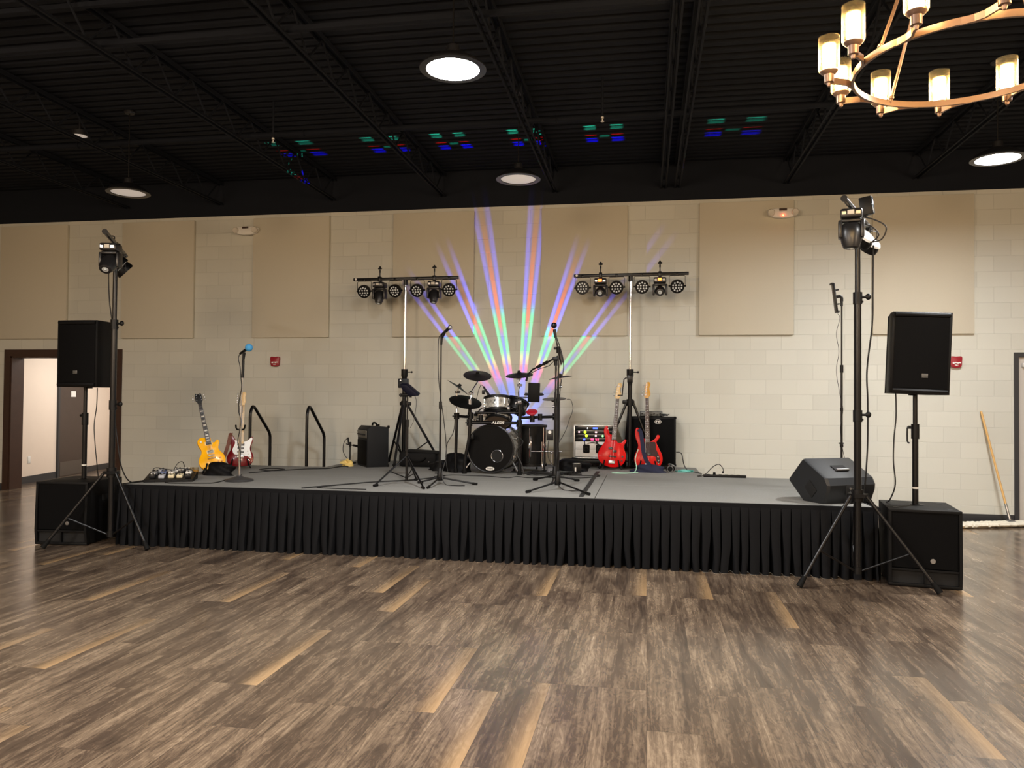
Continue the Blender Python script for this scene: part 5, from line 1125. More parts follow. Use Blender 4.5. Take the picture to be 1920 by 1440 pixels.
def drum(name, label, loc, M, R, h, shell, hoop, top, bottom, nl, parent=None, group=None, hoop_t=0.014):
    if parent is None: t = thing(name, label, 'drum', loc, group=group)
    else:
        t = None
    b = MB(); b.lathe([(R, -h / 2), (R, h / 2), (R - 0.006, h / 2), (R - 0.006, -h / 2), (R, -h / 2)], 44, M); sh = b.build('shell' if parent is None else name, shell, t or parent)
    holder = t or sh
    for sg, hm in ((1, top), (-1, bottom)):
        b = MB(); z = sg * h / 2; b.lathe([(R + 0.004, z - sg * 0.022), (R + 0.016, z - sg * 0.018), (R + 0.017, z + sg * 0.010), (R + 0.008, z + sg * 0.014), (R - 0.002, z + sg * 0.008), (R - 0.002, z)], 44, M); b.build('hoop', hoop, holder)
        b = MB(); b.lathe([(0, z + sg * 0.004), (R - 0.004, z + sg * 0.004), (R, z - sg * 0.002), (R, z - sg * 0.006), (0, z - sg * 0.004)], 44, M); b.build('head', hm, holder)
    for k in range(nl):
        b = MB(); lugs(b, R, h, nl, M, 0.0) if False else None
        a = 2 * PI * (k + 0.5) / nl; c, s_ = math.cos(a), math.sin(a)
        b.cyl(M @ Vector(((R + 0.012) * c, (R + 0.012) * s_, -h / 2 - 0.008)), M @ Vector(((R + 0.012) * c, (R + 0.012) * s_, h / 2 + 0.008)), 0.004, n=6)
        b.box((0, 0, 0), (0.026, 0.02, min(0.06, h * 0.35)), bev=0.006, M=M @ TR((R + 0.008) * c, (R + 0.008) * s_, 0) @ RZ(a)); b.build('tension_lug', CHR if nl < 9 else BLKM, holder)
    return t or sh
# bass drum: local Z of the lathe points at the audience
KX, KY, KZ, KR = -1.872, 9.30, 0.925, 0.284
t = drum('bass_drum', 'silver pearl bass drum with black front head and round port', (KX, KY + 0.21, KZ), RX(PI / 2), KR, 0.44, SPK, mat('dark_grey_hoop', (46, 46, 48), 0.35, 0.3), BHEAD, BHEAD, 8)
t.rotation_euler = (0, 0, R_(-4))
b = MB(); b.torus((0.088, -0.227, -0.088), 0.074, 0.005, (PI / 2, 0, 0), 36, 8); pr = b.build('port_ring', CHR, t)
b = MB(); b.lathe([(0, 0), (0.073, 0)], 36, TR(0.088, -0.2255, -0.088) @ RX(PI / 2)); b.build('port_hole', DARK, pr)
b = MB(); b.prism([(0.055 * math.cos(2 * PI * i / 32), 0.023 * math.sin(2 * PI * i / 32)) for i in range(32)], -0.2275, -0.224, M=TR(0, 0, -0.245)); lg = b.build('badge', WHT, t)
text('badge_lettering', 'EVANS', 0.028, BLK, lg, TR(0, -0.2282, -0.245) @ FRONT)
for sx in (-1, 1):
    b = MB(); b.cyl((sx * 0.24, -0.12, -0.13), (sx * 0.36, -0.20, KZ * -1 + ST + 0.012), 0.010, n=10); b.box((sx * 0.262, -0.12, -0.11), (0.05, 0.05, 0.06), bev=0.01); sp = b.build('spur', STL, t)
    b = MB(); b.cyl((sx * 0.35, -0.193, -KZ + ST + 0.035), (sx * 0.364, -0.203, -KZ + ST), 0.016, n=10); b.build('rubber_tip', RUB, sp)

# floor tom behind, on the right
t = drum('floor_tom', 'black floor tom with chrome rods to the right of the bass drum', (-1.46, 9.86, 0.945), Matrix.Identity(4), 0.185, 0.50, mat('black_lacquer_shell', (8, 8, 9), 0.4, spec=0.25), BLKM, PADB, BHEAD, 6)
for a in (200, 320, 80):
    c, s_ = math.cos(R_(a)), math.sin(R_(a)); b = MB(); b.tube([(0.20 * c, 0.20 * s_, 0.05), (0.20 * c, 0.20 * s_, -0.2), (0.215 * c, 0.215 * s_, -0.28), (0.225 * c, 0.225 * s_, -0.325)], 0.007, 8, 2); lgx = b.build('leg', CHR, t)
    b = MB(); b.cyl((0.225 * c, 0.225 * s_, -0.305), (0.225 * c, 0.225 * s_, -0.33), 0.014, n=10); b.build('rubber_foot', RUB, lgx)
b = MB(); b.tube([(0.02, -0.21, 0.12), (0.025, -0.23, 0.02), (0.02, -0.21, -0.14)], 0.006, 8, 3); b.build('bracket', CHR, t)

# tubular drum rack with pads, toms and cymbals clamped to it
t = thing('drum_rack', 'black tubular drum rack carrying toms, pads and cymbals around the bass drum', 'drum rack', (KX, 9.22, ST))
def w(x, y, z): return Vector((x - KX, y - 9.22, z - ST))
def part(nm, m_, fn, par=None, sm=35):
    b = MB(); fn(b); return b.build(nm, m_, par if par is not None else t, smooth=sm)
part('post', BLKT, lambda b: b.tube([w(-2.20, 9.24, ST + 0.01), w(-2.19, 9.24, 0.80), w(-2.14, 9.24, 1.10), w(-2.14, 9.24, 1.50)], 0.021, 12, 5))
part('post', BLKT, lambda b: b.tube([w(-1.515, 9.26, ST + 0.01), w(-1.515, 9.26, 1.1), w(-1.525, 9.26, 1.55)], 0.021, 12, 4))
part('post', BLKT, lambda b: b.tube([w(-2.335, 9.34, ST + 0.01), w(-2.335, 9.34, 0.9), w(-2.325, 9.34, 1.36)], 0.019, 12, 4))
part('post', BLKT, lambda b: b.cyl(w(-1.10, 9.42, ST + 0.01), w(-1.10, 9.42, 1.42), 0.019))
lowbar = part('crossbar', BLKT, lambda b: b.cyl(w(-2.15, 9.235, 1.245), w(-1.50, 9.25, 1.245), 0.019))
part('crossbar', BLKT, lambda b: b.cyl(w(-2.07, 9.235, 1.365), w(-1.50, 9.25, 1.372), 0.016))
part('crossbar', BLKT, lambda b: b.cyl(w(-2.34, 9.34, 1.32), w(-2.13, 9.24, 1.31), 0.018))
part('crossbar', BLKT, lambda b: b.cyl(w(-1.52, 9.26, 1.31), w(-1.08, 9.43, 1.325), 0.018))
for p, r in (((-2.14, 9.235, 1.245), 0.036), ((-2.13, 9.24, 1.33), 0.036), ((-1.52, 9.25, 1.245), 0.034), ((-1.52, 9.25, 1.37), 0.036), ((-2.33, 9.34, 1.32), 0.036), ((-1.10, 9.42, 1.325), 0.036), ((-1.28, 9.34, 1.32), 0.028), ((-1.37, 9.30, 1.30), 0.030), ((-2.0, 9.235, 1.30), 0.028)):
    part('clamp', BLK, lambda b: (b.cyl(w(*p) - Vector((0, 0, 0.04)), w(*p) + Vector((0, 0, 0.04)), r, n=14), b.cyl(w(*p), w(*p) + Vector((-0.02, -0.06, 0.0)), 0.008), b.box(w(*p) + Vector((-0.022, -0.065, 0)), (0.035, 0.012, 0.014), bev=0.004)))
for x in (-2.20, -2.335, -1.515, -1.10):
    y = {-2.20: 9.24, -2.335: 9.34, -1.515: 9.26, -1.10: 9.42}[x]
    part('rubber_foot', RUB, lambda b: b.cyl(w(x, y, ST), w(x, y, ST + 0.05), 0.030, 0.025))
text('crossbar_lettering', 'ALESIS', 0.043, WHT, lowbar, TR(*w(-1.785, 9.2205, 1.246)) @ FRONT, shear=0.25, sx=1.25)
# white toms
def axis(tx, ty, p): return TR(*w(*p)) @ RY(ty) @ RX(tx)
drum('tom', '', None, axis(R_(-14), R_(-3), (-1.83, 9.46, 1.462)), 0.165, 0.165, SPK, BLK, PADB, mat('brown_drum_head', (112, 98, 86), 0.4, vary=0.15), 6, t)
drum('tom', '', None, axis(R_(-32), R_(3), (-1.80, 9.36, 1.285)), 0.150, 0.075, SPK, BLK, PADB, MATS['brown_drum_head'], 6, t)
drum('tom', '', None, axis(R_(-20), R_(18), (-1.60, 9.52, 1.455)), 0.125, 0.13, mat('black_lacquer_shell', (8, 8, 9), 0.4, spec=0.25), BLK, PADB, BHEAD, 6, t)
drum('tom', '', None, axis(R_(5), 0, (-2.01, 9.40, 1.31)), 0.11, 0.085, SPK, CHR, PADB, BHEAD, 6, t)
def pad(nm, p, R, tx, ty, m_, edge=None, thick=0.03):
    M = axis(tx, ty, p); o = part(nm, m_, lambda b: b.lathe([(0, thick / 2 + 0.004), (R * 0.25, thick / 2), (R * 0.9, thick / 2 - 0.004), (R, 0.0), (R * 0.96, -thick / 2), (R * 0.3, -thick / 2 - 0.012), (0.03, -thick / 2 - 0.03), (0, -thick / 2 - 0.03)], 40, M)); return o
def cymbal(nm, p, R, tx, ty, m_, dome=0.02):
    M = axis(tx, ty, p); o = part(nm, m_, lambda b: b.lathe([(0, dome + 0.012), (R * 0.12, dome + 0.010), (R * 0.22, dome), (R * 0.7, dome * 0.45), (R, 0), (R, -0.004), (R * 0.7, dome * 0.45 - 0.006), (R * 0.22, dome - 0.008), (0, dome - 0.004)], 44, M))
    part('wing_nut', BLK, lambda b: b.lathe([(0.022, dome + 0.008), (0.02, dome + 0.03), (0, dome + 0.034)], 14, M), o); return o
CYM = mat('black_rubber_cymbal', (15, 14, 15), 0.55, vary=0.15, scale=8)
pad('cymbal_pad', (-2.205, 9.28, 1.50), 0.205, R_(18), R_(14), PADB)
cymbal('cymbal', (-2.105, 9.50, 1.83), 0.178, R_(22), R_(8), CYM)
cymbal('cymbal', (-1.585, 9.60, 1.838), 0.172, R_(13), R_(-2), mat('midnight_cymbal', (12, 12, 20), 0.5, vary=0.15, spec=0.25), 0.03)
cymbal('cymbal', (-2.318, 9.36, 1.675), 0.160, R_(-7), R_(34), CYM)
pad('pad', (-1.372, 9.27, 1.385), 0.070, R_(27), 0, mat('red_pad', (176, 22, 44), 0.45), thick=0.022)
cymbal('cymbal', (-1.075, 9.72, 1.815), 0.150, R_(4), R_(-9), CYM)
pad('cymbal_pad', (-1.135, 9.58, 1.545), 0.150, R_(7), R_(-2), mat('grey_rubber_pad', (92, 84, 84), 0.5), thick=0.016)
for pts in (((-2.14, 9.24, 1.48), (-2.13, 9.27, 1.60), (-2.15, 9.30, 1.63)), ((-2.14, 9.27, 1.61), (-2.10, 9.5, 1.76), (-2.105, 9.5, 1.83)), ((-1.525, 9.26, 1.45), (-1.55, 9.35, 1.62), (-1.58, 9.6, 1.70), (-1.585, 9.6, 1.835)), ((-2.33, 9.34, 1.34), (-2.335, 9.36, 1.56), (-2.32, 9.36, 1.67)), ((-1.10, 9.42, 1.40), (-1.10, 9.55, 1.50), (-1.135, 9.58, 1.54)), ((-1.10, 9.45, 1.36), (-1.13, 9.6, 1.62), (-1.075, 9.72, 1.70), (-1.075, 9.72, 1.81)), ((-2.05, 9.24, 1.36), (-2.0, 9.30, 1.42), (-1.93, 9.36, 1.43)), ((-1.55, 9.26, 1.38), (-1.58, 9.34, 1.43), (-1.64, 9.38, 1.42)), ((-1.37, 9.30, 1.31), (-1.37, 9.30, 1.37))):
    part('boom_arm', CHR, lambda b: b.tube([w(*p) for p in pts], 0.0085, 10, 4))
for p in ((-2.13, 9.265, 1.605), (-2.10, 9.5, 1.77), (-1.58, 9.6, 1.715), (-1.59, 9.60, 1.80), (-2.325, 9.36, 1.62), (-1.085, 9.70, 1.70), (-1.12, 9.52, 1.45)):
    part('tilter', CHR if p[0] < -1.6 else STL, lambda b: (b.cyl(w(*p) - Vector((0.03, 0, 0)), w(*p) + Vector((0.03, 0, 0)), 0.016, n=12), b.cyl(w(*p), w(*p) + Vector((0.0, -0.045, 0.0)), 0.006)))
part('joint_cover', STL, lambda b: (b.cyl(w(-2.135, 9.22, 1.46), w(-2.135, 9.22, 1.53), 0.026, n=14)))
part('joint_cover', STL, lambda b: (b.sphere(w(-1.525, 9.23, 1.50), 0.036), b.cyl(w(-1.665, 9.25, 1.425), w(-1.64, 9.25, 1.425), 0.032)))
part('belt_clip_box', mat('black_device', (20, 20, 22), 0.35), lambda b: b.box(w(-1.165, 9.40, 1.10), (0.082, 0.035, 0.13), bev=0.006))
part('device_dial', WHT, lambda b: (b.cyl(w(-1.165, 9.381, 1.135), w(-1.165, 9.375, 1.135), 0.020, n=18)))
part('device_cable', CBL, lambda b: b.tube([w(-1.18, 9.40, 1.03), w(-1.19, 9.40, 0.92), w(-1.18, 9.40, 0.82), w(-1.13, 9.40, 0.72), w(-1.10, 9.38, 0.64)], 0.005, 6, 5))
part('cable', CBL, lambda b: b.tube([w(-0.98, 9.60, 1.54), w(-0.93, 9.6, 1.53), w(-0.90, 9.58, 1.42), w(-0.94, 9.5, 1.28), w(-0.98, 9.46, 1.15), w(-1.06, 9.43, 1.0)], 0.004, 6, 5))
part('cable', CBL, lambda b: b.tube([w(-2.345, 9.32, 1.3), w(-2.36, 9.30, 1.12), w(-2.43, 9.28, 0.98), w(-2.44, 9.25, 0.8), w(-2.40, 9.2, 0.64)], 0.005, 6, 5))
part('cable', CBL, lambda b: b.tube([w(-1.50, 9.23, 1.22), w(-1.56, 9.22, 1.12), w(-1.47, 9.22, 1.02), w(-1.55, 9.22, 0.9), w(-1.48, 9.2, 0.75), w(-1.45, 9.18, 0.63)], 0.006, 6, 5))
part('knob_cluster', BLK, lambda b: b.lathe([(0, 0.0), (0.024, 0.006), (0.03, 0.03), (0.02, 0.06), (0, 0.062)], 16, TR(*w(-2.10, 9.21, 1.04))))

t = thing('drum_microphone', 'small gooseneck microphone clipped to the rim of the white tom', 'microphone', (-1.96, 9.40, 1.585))
b = MB(); b.cyl((0.03, -0.02, 0.0), (-0.045, 0.0, 0.105), 0.017, 0.011, n=14); b.build('body', BLK, t)
b = MB(); b.box((-0.04, -0.02, 0.035), (0.035, 0.03, 0.055), bev=0.008); b.build('rim_clip', BLK, t)
b = MB(); b.tube([(-0.045, 0, 0.105), (-0.075, 0.01, 0.125), (-0.10, 0.01, 0.08), (-0.12, 0.0, 0.0), (-0.14, 0.0, -0.10)], 0.004, 6, 5); b.build('cable', CBL, t)
t = thing('tablet_holder', 'black tablet held upright by side clamps to the right of the drums', 'tablet', (-1.35, 9.28, 1.62))
b = MB(); b.box((0, 0, 0), (0.146, 0.012, 0.235), rot=(0, 0.03, 0), bev=0.008); tb = b.build('tablet', mat('matt_black_tablet', (9, 9, 10), 0.55, vary=0.2, scale=20, spec=0.15), t)
for sx in (-1, 1): b = MB(); b.box((sx * 0.088, 0, -0.022), (0.045, 0.028, 0.034), bev=0.008); b.box((sx * 0.10, 0, -0.022), (0.05, 0.012, 0.012), rot=(0, sx * 0.3, 0), bev=0.003); b.build('side_clamp', BLK, t)
b = MB(); b.cyl((-0.07, 0.012, -0.06), (-0.18, 0.0, -0.06), 0.006); b.cyl((0, 0.006, -0.02), (0, 0.03, -0.06), 0.012); b.cyl((0, 0.03, -0.06), (-0.07, 0.012, -0.06), 0.006); b.build('arm', BLKM, t)
# overhead boom microphone stand (its pole rises right behind the front stand)
t = tripod_mic((-1.00, 8.55, ST), ((-0.25, 0.12), (0.25, 0.14), (0.0, -0.28)), 1.33, 'black boom stand reaching its arm over the blue-black cymbal', mid=0.9)
b = MB(); b.cyl((0, 0, 1.30), (0, 0, 1.40), 0.020, n=14); b.box((0.0, -0.01, 1.375), (0.075, 0.04, 0.045), bev=0.012); b.build('boom_joint', BLK, t)
b = MB(); b.tube([(0.06, -0.01, 1.425), (0, 0, 1.39), (-0.14, 0.06, 1.32), (-0.28, 0.12, 1.26), (-0.33, 0.14, 1.20)], 0.010, 10, 2); b.build('boom', BLKM, t)
for q in (0.35, 0.62): b = MB(); p = Vector((0, 0, 1.39)).lerp(Vector((-0.28, 0.12, 1.26)), q); b.cyl(p, p + Vector((-0.05, 0.02, -0.025)), 0.019, n=12); b.build('cable_tie', BLK, t)
b = MB(); b.cyl((-0.33, 0.14, 1.225), (-0.355, 0.15, 1.13), 0.010, 0.013, n=12); b.build('microphone', BLK, t)
b = MB(); b.tube([(-0.34, 0.14, 1.20), (-0.30, 0.10, 1.215), (-0.22, 0.08, 1.255), (-0.18, 0.06, 1.27), (-0.08, 0.03, 1.30), (0.0, -0.02, 1.34), (0.02, -0.02, 1.1), (0.015, -0.015, 0.6), (0.02, -0.02, 0.1)], 0.0045, 6, 5); b.build('cable', CBL, t)
# pedals to the right of the bass drum
t = thing('foot_pedal', 'black hi-hat style foot pedal frame right of the floor tom', 'pedal', (-1.17, 9.62, ST))
for sx in (-0.09, 0.09): b = MB(); b.cyl((sx, 0, 0.0), (sx, 0, 0.27), 0.011); b.build('upright', BLKM, t)
b = MB(); b.cyl((-0.26, 0, 0.265), (0.13, 0, 0.27), 0.007); b.build('shaft', STL, t)
b = MB(); b.cyl((0.0, 0, 0.27), (0.0, -0.01, 0.10), 0.006); b.sphere((0, 0, 0.255), 0.02); b.build('beater', STL, t)
b = MB(); b.box((0, -0.10, 0.035), (0.09, 0.26, 0.012), rot=(0.12, 0, 0), bev=0.003); b.build('footboard', STL, t)
b = MB(); b.box((0, -0.08, 0.006), (0.20, 0.32, 0.012), bev=0.003); b.build('base_plate', BLK, t)

# bags and heaps behind the band
t = thing('equipment_bag', 'long black equipment bag behind the left microphone stands', 'bag', (-3.02, 10.05, ST), (0, 0, 0.05))
b = MB(); b.box((0, 0, 0.10), (0.52, 0.24, 0.20), bev=0.045); b.build('body', BAGM, t)
b = MB(); b.box((0.06, 0.0, 0.20), (0.44, 0.20, 0.045), bev=0.018, rot=(0, 0.05, 0.02)); b.build('lid_flap', BAGM, t)
b = MB(); b.tube([(-0.12, -0.13, 0.13), (-0.06, -0.16, 0.09), (0.06, -0.16, 0.09), (0.12, -0.13, 0.13)], 0.009, 8, 5); b.build('handle', RUB, t)
for x in (-0.14, 0.16): b = MB(); b.cyl((x, -0.122, 0.075), (x, -0.128, 0.075), 0.007, n=12); b.build('stud', CHR, t)
for k, (x, y, dx, dy, h, s_) in enumerate(((-2.36, 9.52, 0.36, 0.28, 0.22, 'heap of black bags on the stage left of the bass drum'), (-2.60, 9.60, 0.30, 0.24, 0.12, 'low black bag beside the long equipment bag'), (-0.95, 10.02, 0.40, 0.30, 0.16, 'tangled black gear bag between the drums and the rack case'))):
    o = lump((dx, dy, h), 40 + k, 26, 14, rough=0.55).build('black_bag', BAGM, None, smooth=60); o.location = (x, y, ST); tag(o, s_, 'bag')
t = thing('floor_box', 'small black box with white stripes on the stage left of the rack case', 'box', (-0.86, 9.70, ST), (0, 0, 0.2))
b = MB(); b.box((0, 0, 0.06), (0.11, 0.10, 0.12), bev=0.008); b.build('housing', BLK, t)
b = MB(); b.box((-0.02, -0.051, 0.05), (0.018, 0.004, 0.05)); b.build('stripe', WHT, t, smooth=0)
b = MB(); b.box((0.0, -0.02, 0.121), (0.08, 0.012, 0.004), rot=(0, 0, 0.3)); b.build('stripe', WHT, t, smooth=0)
rr = random.Random(77); b = MB()
for k in range(9):
    cx, cy = rr.uniform(-1.5, -0.95), rr.uniform(9.35, 9.75); pts = []
    for i in range(8): pts.append((cx + rr.uniform(-0.25, 0.25), cy + rr.uniform(-0.16, 0.16), ST + 0.006 + 0.02 * rr.random()))
    b.tube(pts, 0.005, 6, 6)
o = b.build('cable_tangle', CBL); tag(o, 'tangle of black cables on the stage to the right of the bass drum', 'cable'); o['kind'] = 'stuff'

# ------------------------------------------------------------------ loose cables on the stage
def cable(label, pts, r=0.0055, m=None, name='stage_cable'):
    b = MB(); b.tube([(x, y, ST + r + (p[0] if p else 0)) for x, y, *p in pts], r, 7, 7); tag(b.build(name, m or CBL), label, 'cable')
cable('black cable along the stage front from the pedalboard past the chrome microphone stand', [(-5.02, 7.42), (-4.9, 7.40), (-4.62, 7.47), (-4.52, 7.56), (-4.60, 8.0), (-4.66, 8.3), (-4.72, 8.45)])
cable('black cable from the gig bag across the stage to the small guitar amplifier', [(-4.72, 8.62), (-4.6, 8.9), (-4.52, 9.15), (-4.75, 9.2), (-4.80, 9.02), (-4.55, 8.95), (-4.3, 9.25), (-4.05, 9.4), (-4.02, 9.62), (-3.98, 9.75), (-3.9, 9.72)], 0.006)
cable('black cable lying in a bend near the stage front left of the tablet stand', [(-3.42, 7.30), (-3.25, 7.55), (-2.95, 7.98), (-2.6, 8.3), (-2.42, 8.62), (-2.35, 8.9)], 0.007)
cable('short black cable with silver plug on the stage edge left of the tablet stand', [(-3.25, 7.52), (-3.3, 7.40), (-3.1, 7.36), (-2.9, 7.37), (-2.76, 7.36)], 0.005)
cable('black cable running from the bass drum towards the boom stand', [(-2.45, 8.75), (-2.3, 9.0), (-2.05, 8.98), (-1.85, 8.96), (-1.6, 8.85), (-1.5, 9.0), (-1.35, 8.92), (-1.1, 9.0), (-0.75, 9.05), (-0.55, 9.3)], 0.005)
cable('black cable snaking from the large speaker cabinet to the power strip', [(0.40, 10.6, 0.22), (0.47, 10.6, 0.20), (0.50, 10.5, 0.06), (0.55, 10.35, 0.0), (0.68, 10.0), (0.66, 9.75, 0.0), (0.62, 9.62)], 0.006)
cable('looping black lead rising out of the power strip', [(0.62, 9.60), (0.70, 9.60, 0.02), (0.80, 9.60, 0.12), (0.87, 9.60, 0.15), (0.915, 9.60, 0.10), (0.92, 9.60, 0.06)], 0.005)
cable('pale green cable looped on the stage between the two red basses', [(-0.10, 10.08, 0.28), (-0.135, 10.02, 0.16), (-0.12, 9.98, 0.05), (-0.16, 9.85), (-0.30, 9.72), (-0.42, 9.74), (-0.36, 9.80), (-0.24, 9.78), (-0.1, 9.9)], 0.006, mat('pale_green_cable', (170, 214, 190), 0.5))
cable('black cable curled on the stage in front of the rack case', [(-0.95, 9.4), (-0.82, 9.32), (-0.65, 9.33), (-0.55, 9.42), (-0.62, 9.55)], 0.005)
cable('black cable hanging from the left tripod lights to the stage', [(-5.53, 7.16, 2.45), (-5.53, 7.15, 2.2), (-5.505, 7.14, 1.9), (-5.46, 7.14, 1.6), (-5.45, 7.14, 1.2), (-5.43, 7.14, 0.8), (-5.37, 7.13, 0.42), (-5.345, 7.16, 0.18), (-5.33, 7.27, 0.02), (-5.31, 7.45, 0.0), (-5.28, 7.57, 0.012)], 0.006)
cable('long black cable hanging from the right tripod lights behind the floor monitor', [(1.965, 7.2, 2.30), (1.96, 7.2, 1.9), (1.955, 7.2, 1.6), (1.925, 7.25, 1.2), (1.945, 7.3, 0.9), (1.955, 7.35, 0.5), (1.94, 7.4, 0.1), (1.93, 7.5, 0.0)], 0.007)
cable('black cable hanging from the right loudspeaker to its subwoofer', [(2.165, 7.26, 1.0), (2.165, 7.25, 0.8), (2.145, 7.24, 0.6), (2.14, 7.24, 0.4), (2.155, 7.24, 0.2), (2.13, 7.3, 0.06), (2.11, 7.34, 0.03)], 0.006)
cable('black cable hanging from the left loudspeaker to its subwoofer', [(-5.80, 7.36, 1.0), (-5.805, 7.36, 0.8), (-5.83, 7.36, 0.6), (-5.815, 7.36, 0.4), (-5.79, 7.36, 0.2), (-5.80, 7.4, 0.04)], 0.005)
b = MB(); b.box((-0.605, 8.62, ST + 0.004), (0.045, 2.6, 0.008), bev=0.003)
o = b.build('cable_cover', mat('black_cable_cover', (26, 26, 26), 0.7)); tag(o, 'flat black cable cover strip running front to back across the stage', 'cable cover')

# ------------------------------------------------------------------ clusters on top of the tall tripods
def cluster(pole, near, zb, key):
    P = Vector((pole[0], pole[1], zb)); N = Vector((near[0], near[1], zb)); d = (N - P).normalized(); far = P - d * 0.70
    t = thing('light_bar', 'short black bar on top of the %s tripod, seen end-on' % key, 'light bar', (P.x, P.y, zb))
    b = MB(); b.cyl(N - P, far - P, 0.022, n=16); b.build('tube', BLKT, t)
    b = MB(); b.cyl(d * ((N - P).length) , d * ((N - P).length + 0.004), 0.026, n=16); b.build('end_cap', BLK, t)
    b = MB(); b.box((0, 0, -0.03), (0.07, 0.07, 0.08), bev=0.01); b.build('pole_bracket', BLK, t)
    return P, d
for pole, near, zb, key in (((-5.405, 7.09), (-5.09, 6.52), 3.10, 'left'), ((1.765, 6.93), (1.525, 6.38), 3.14, 'right')):
    P, d = cluster(pole, near, zb, key)
    rz = math.atan2(-d.x, d.y) + PI / 2     # lights face across the bar
    g = 'stage lights on the %s tripod' % key
    fx = -1 if key == 'left' else 1
    q = P + d * 0.30
    if key == 'left':
        moving_head((q.x, q.y, zb - 0.005), R_(12), 'moving head light hanging nearest on the left tripod', R_(-48), group=g, clamp=False)
        yaws = (R_(38), R_(40))
    else:
        moving_head((q.x, q.y, zb + 0.02), R_(-12), 'moving head light hanging nearest on the right tripod', R_(-6), group=g, clamp=False)
        yaws = (R_(-40), R_(-46))
    q = P - d * 0.22; par_can((q.x, q.y, zb - 0.03), R_(128) if key == 'left' else R_(-140), 'par light hanging behind the pole of the %s tripod' % key, R_(38), g, 0.098, key == 'right')
    q = P - d * 0.56; par_can((q.x, q.y, zb - 0.03), R_(134) if key == 'left' else R_(-144), 'par light hanging farthest back on the %s tripod' % key, R_(42), g, 0.098, key == 'right')
    if key == 'right':
        t = thing('flood_light', 'flat black flood light standing on the bar of the right tripod', 'stage light', tuple(P - d * 0.15 + Vector((0.045, 0, 0.022))), (0, 0, R_(-25)), g)
        b = MB(); b.box((0, 0, 0.075), (0.10, 0.05, 0.16), rot=(0, -0.12, 0), bev=0.006); b.build('housing', BLK, t)
        b = MB(); b.box((0.055, 0, 0.08), (0.008, 0.044, 0.145), rot=(0, -0.12, 0), bev=0.002); b.build('glass_face', mat('blue_grey_glass', (128, 142, 158), 0.12, 0.3), t)
        b = MB(); b.cyl((0, 0, -0.02), (0, 0, 0.02), 0.012); b.build('bracket', BLKM, t)
        for k, pts in enumerate((((0.05, 0.1, 0.0), (0.16, 0.1, -0.03), (0.25, 0.08, -0.10), (0.22, 0.1, -0.2), (0.14, 0.12, -0.22)), ((0.04, 0.1, -0.05), (0.14, 0.1, -0.09), (0.19, 0.08, -0.17), (0.12, 0.12, -0.24)))):
            b = MB(); b.tube([tuple(P + Vector(p)) for p in pts], 0.006, 6, 5); tag(b.build('light_cable', CBL), ('wide' if k == 0 else 'tight') + ' loop of black cable beside the lights on the right tripod', 'cable')
    else:
        b = MB(); b.tube([tuple(P + Vector(p)) for p in ((0.10, -0.2, 0.04), (0.05, -0.1, 0.06), (-0.02, 0.0, 0.05), (-0.12, 0.08, -0.1), (-0.125, 0.07, -0.04))], 0.007, 6, 5); tag(b.build('light_cable', CBL), 'black cable wrapped along the bar on the left tripod', 'cable')

# ------------------------------------------------------------------ effect projector behind the drums: fans coloured beams up the wall
DX, DY, DZ = -1.809, YW - 0.34, 1.095
t = thing('effect_light', 'small black effect projector behind the drums throwing coloured beams on the wall', 'stage light', (DX, DY - 0.05, ST))
b = MB(); b.box((0, -0.02, 0.34), (0.24, 0.14, 0.20), bev=0.02); b.build('housing', BLK, t)
b = MB(); b.cyl((0, 0, 0.01), (0, 0, 0.25), 0.016); b.build('pole', BLKM, t)
b = MB(); b.lathe([(0, 0), (0.12, 0), (0.12, 0.012), (0.03, 0.02), (0, 0.02)], 24); b.build('base', RUB, t)
b = MB(); b.box((0, 0.02, 0.445), (0.18, 0.04, 0.012), bev=0.004); b.build('lens_strip', LEDW, t)
ld = bpy.data.lights.new('effect_beams', 'POINT'); ld.energy = DERBY_W; ld.shadow_soft_size = 0.0; ld.use_nodes = True
nt = ld.node_tree; em = nt.nodes['Emission']
tc = nt.nodes.new('ShaderNodeTexCoord'); sp = nt.nodes.new('ShaderNodeSeparateXYZ'); nt.links.new(tc.outputs['Normal'], sp.inputs[0])
dx, dy, dz = (X(nt, sp.outputs[i]) for i in range(3))
s_ = (dx * dx + dz * dz).sqrt().max(1e-4)
rho = s_ * 0.34 / dy.max(s_ * 0.092)
mn = None
for a in (-36.9, -22.7, -10.3, 4.5, 18.6, 36.9):
    e = (dx * math.cos(R_(a)) - dz * math.sin(R_(a))).abs(); mn = e if mn is None else mn.min(e)
lane = (mn / s_) * rho / (0.028 + rho * 0.034)
up = dz.gt(0.02)
def ramp(fac, stops):
    r = nt.nodes.new('ShaderNodeValToRGB'); nt.links.new(fac.k, r.inputs[0]); el = r.color_ramp.elements
    el[0].position, el[0].color = stops[0][0], (*stops[0][1], 1); el[1].position, el[1].color = stops[-1][0], (*stops[-1][1], 1)
    for p, c in stops[1:-1]: k = el.new(p); k.color = (*c, 1)
    return r.outputs[0]
fr = rho / 4.0
side = ramp(fr, [(0.0, (.12, .25, 1)), (.17, (.0, .12, 1)), (.20, (.7, .03, .7)), (.225, (1, .03, .35)), (.25, (1, .55, .3)), (.285, (.0, .95, .45)), (.41, (.0, .95, .45)), (.43, (.03, .55, .8)), (.46, (.08, .10, 1)), (1.0, (.10, .10, 1))])
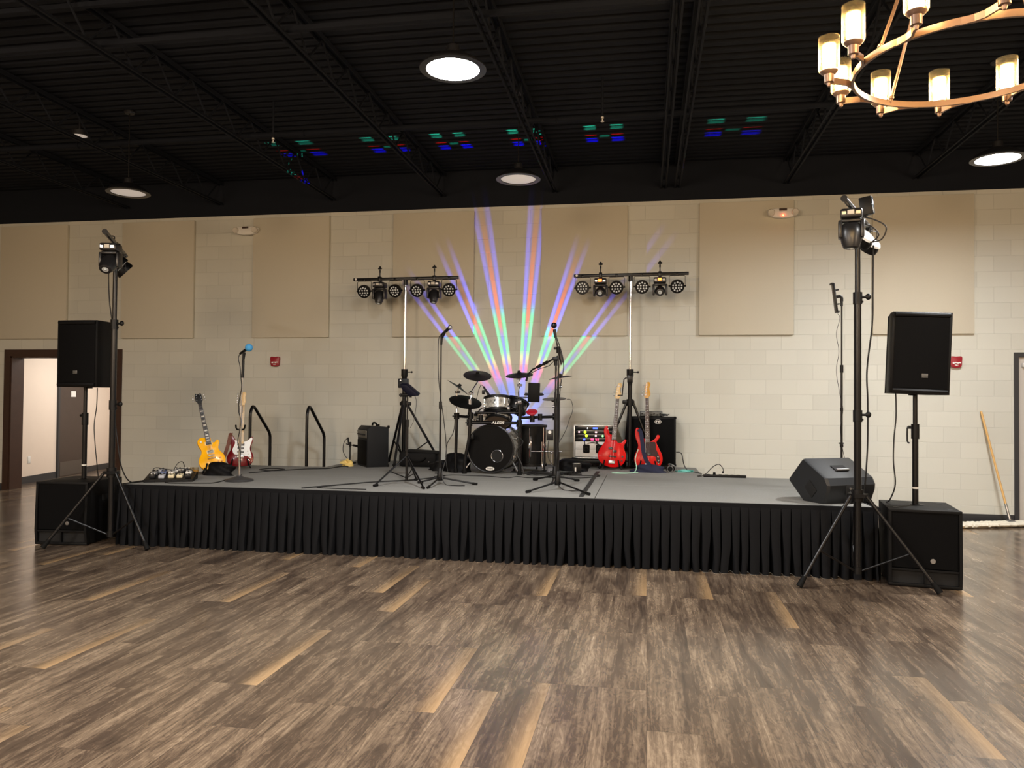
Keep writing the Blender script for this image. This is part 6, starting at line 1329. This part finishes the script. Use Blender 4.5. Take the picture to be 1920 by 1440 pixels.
cen = ramp(fr, [(0.0, (.12, .25, 1)), (.17, (.0, .12, 1)), (.20, (.4, .05, 1)), (.24, (.1, .1, 1)), (.27, (.0, .15, 1)), (.34, (.0, .15, .9)), (.38, (.7, .12, .12)), (.43, (1, .07, .05)), (.62, (.7, .08, .05)), (.8, (.3, .05, .04)), (1.0, (.1, .05, .05))])
colr = mixc(nt, lane.step(0.36, 0.24), side, cen)
fall = lane.step(1.12, 0.82) * (1.0 - lane.step(0.22, 0.36) * lane.step(0.56, 0.42) * 0.55 * rho.step(0.9, 1.4))
prof = ramp(fr, [(0.0, (.9,) * 3), (.16, (.5,) * 3), (.25, (.6,) * 3), (.42, (.6,) * 3), (.46, (.62,) * 3), (.60, (.40,) * 3), (.78, (.16,) * 3), (.90, (0.0,) * 3), (1.0, (0.0,) * 3)])
sr = nt.nodes.new('ShaderNodeSeparateColor'); nt.links.new(prof, sr.inputs[0]); prof = X(nt, sr.outputs[0])
gain = (rho * rho + 0.1156).pow(1.5) * prof * 5.0 * (dz / s_).pow(3.0)
cth = dz / s_
fall = fall * (1.0 - lane.step(0.40, 0.28) * rho.step(1.5, 1.9) * (1.0 - cth.step(0.90, 0.97) * 0.75))
wallpart = fall * gain * dy.gt(0.005) * up
# broad violet spill close to the fixture
spill = rho.step(0.95, 0.25) * 0.14 * dy.gt(0.0) * up
# separate pin beams that reach the ceiling
wv = (0.0 - dy) / dz.max(0.05)
def band(c, h): return X.op(nt, 'SUBTRACT', 1.0, (wv - c).abs() / h).sat().pow(0.5)
colm = lane.step(0.45, 0.62) * lane.step(1.45, 1.15); mid = lane.step(0.42, 0.25)
gsum = (band(0.335, 0.0055) + band(0.305, 0.0045) * 0.9) * colm + band(0.228, 0.005) * mid
rsum = (band(0.272, 0.004) + band(0.248, 0.004)) * colm * 0.55
bsum = (band(0.215, 0.0055) + band(0.184, 0.0055)) * colm
CG = 420.0
ceil_col = vec(nt, (rsum + gsum * 0.02) * CG, (gsum * 0.55) * CG, (bsum * 1.0 + gsum * 0.28) * CG)
def scale(c, f):
    v = nt.nodes.new('ShaderNodeVectorMath'); v.operation = 'SCALE'; nt.links.new(c, v.inputs[0]); nt.links.new(f.k, v.inputs['Scale']); return v.outputs[0]
def addv(a, b_):
    v = nt.nodes.new('ShaderNodeVectorMath'); v.operation = 'ADD'; nt.links.new(a, v.inputs[0]); nt.links.new(b_, v.inputs[1]); return v.outputs[0]
tot = addv(addv(scale(colr, wallpart), scale(vec(nt, X.op(nt, 'ADD', 0.3, 0.0), 0.35, 1.0), spill)), scale(ceil_col, dy.lt(-0.02) * up))
nt.links.new(tot, em.inputs['Color']); em.inputs['Strength'].default_value = 1.0
lo = bpy.data.objects.new('effect_beams', ld); COL.objects.link(lo); lo.location = (DX, DY, DZ)
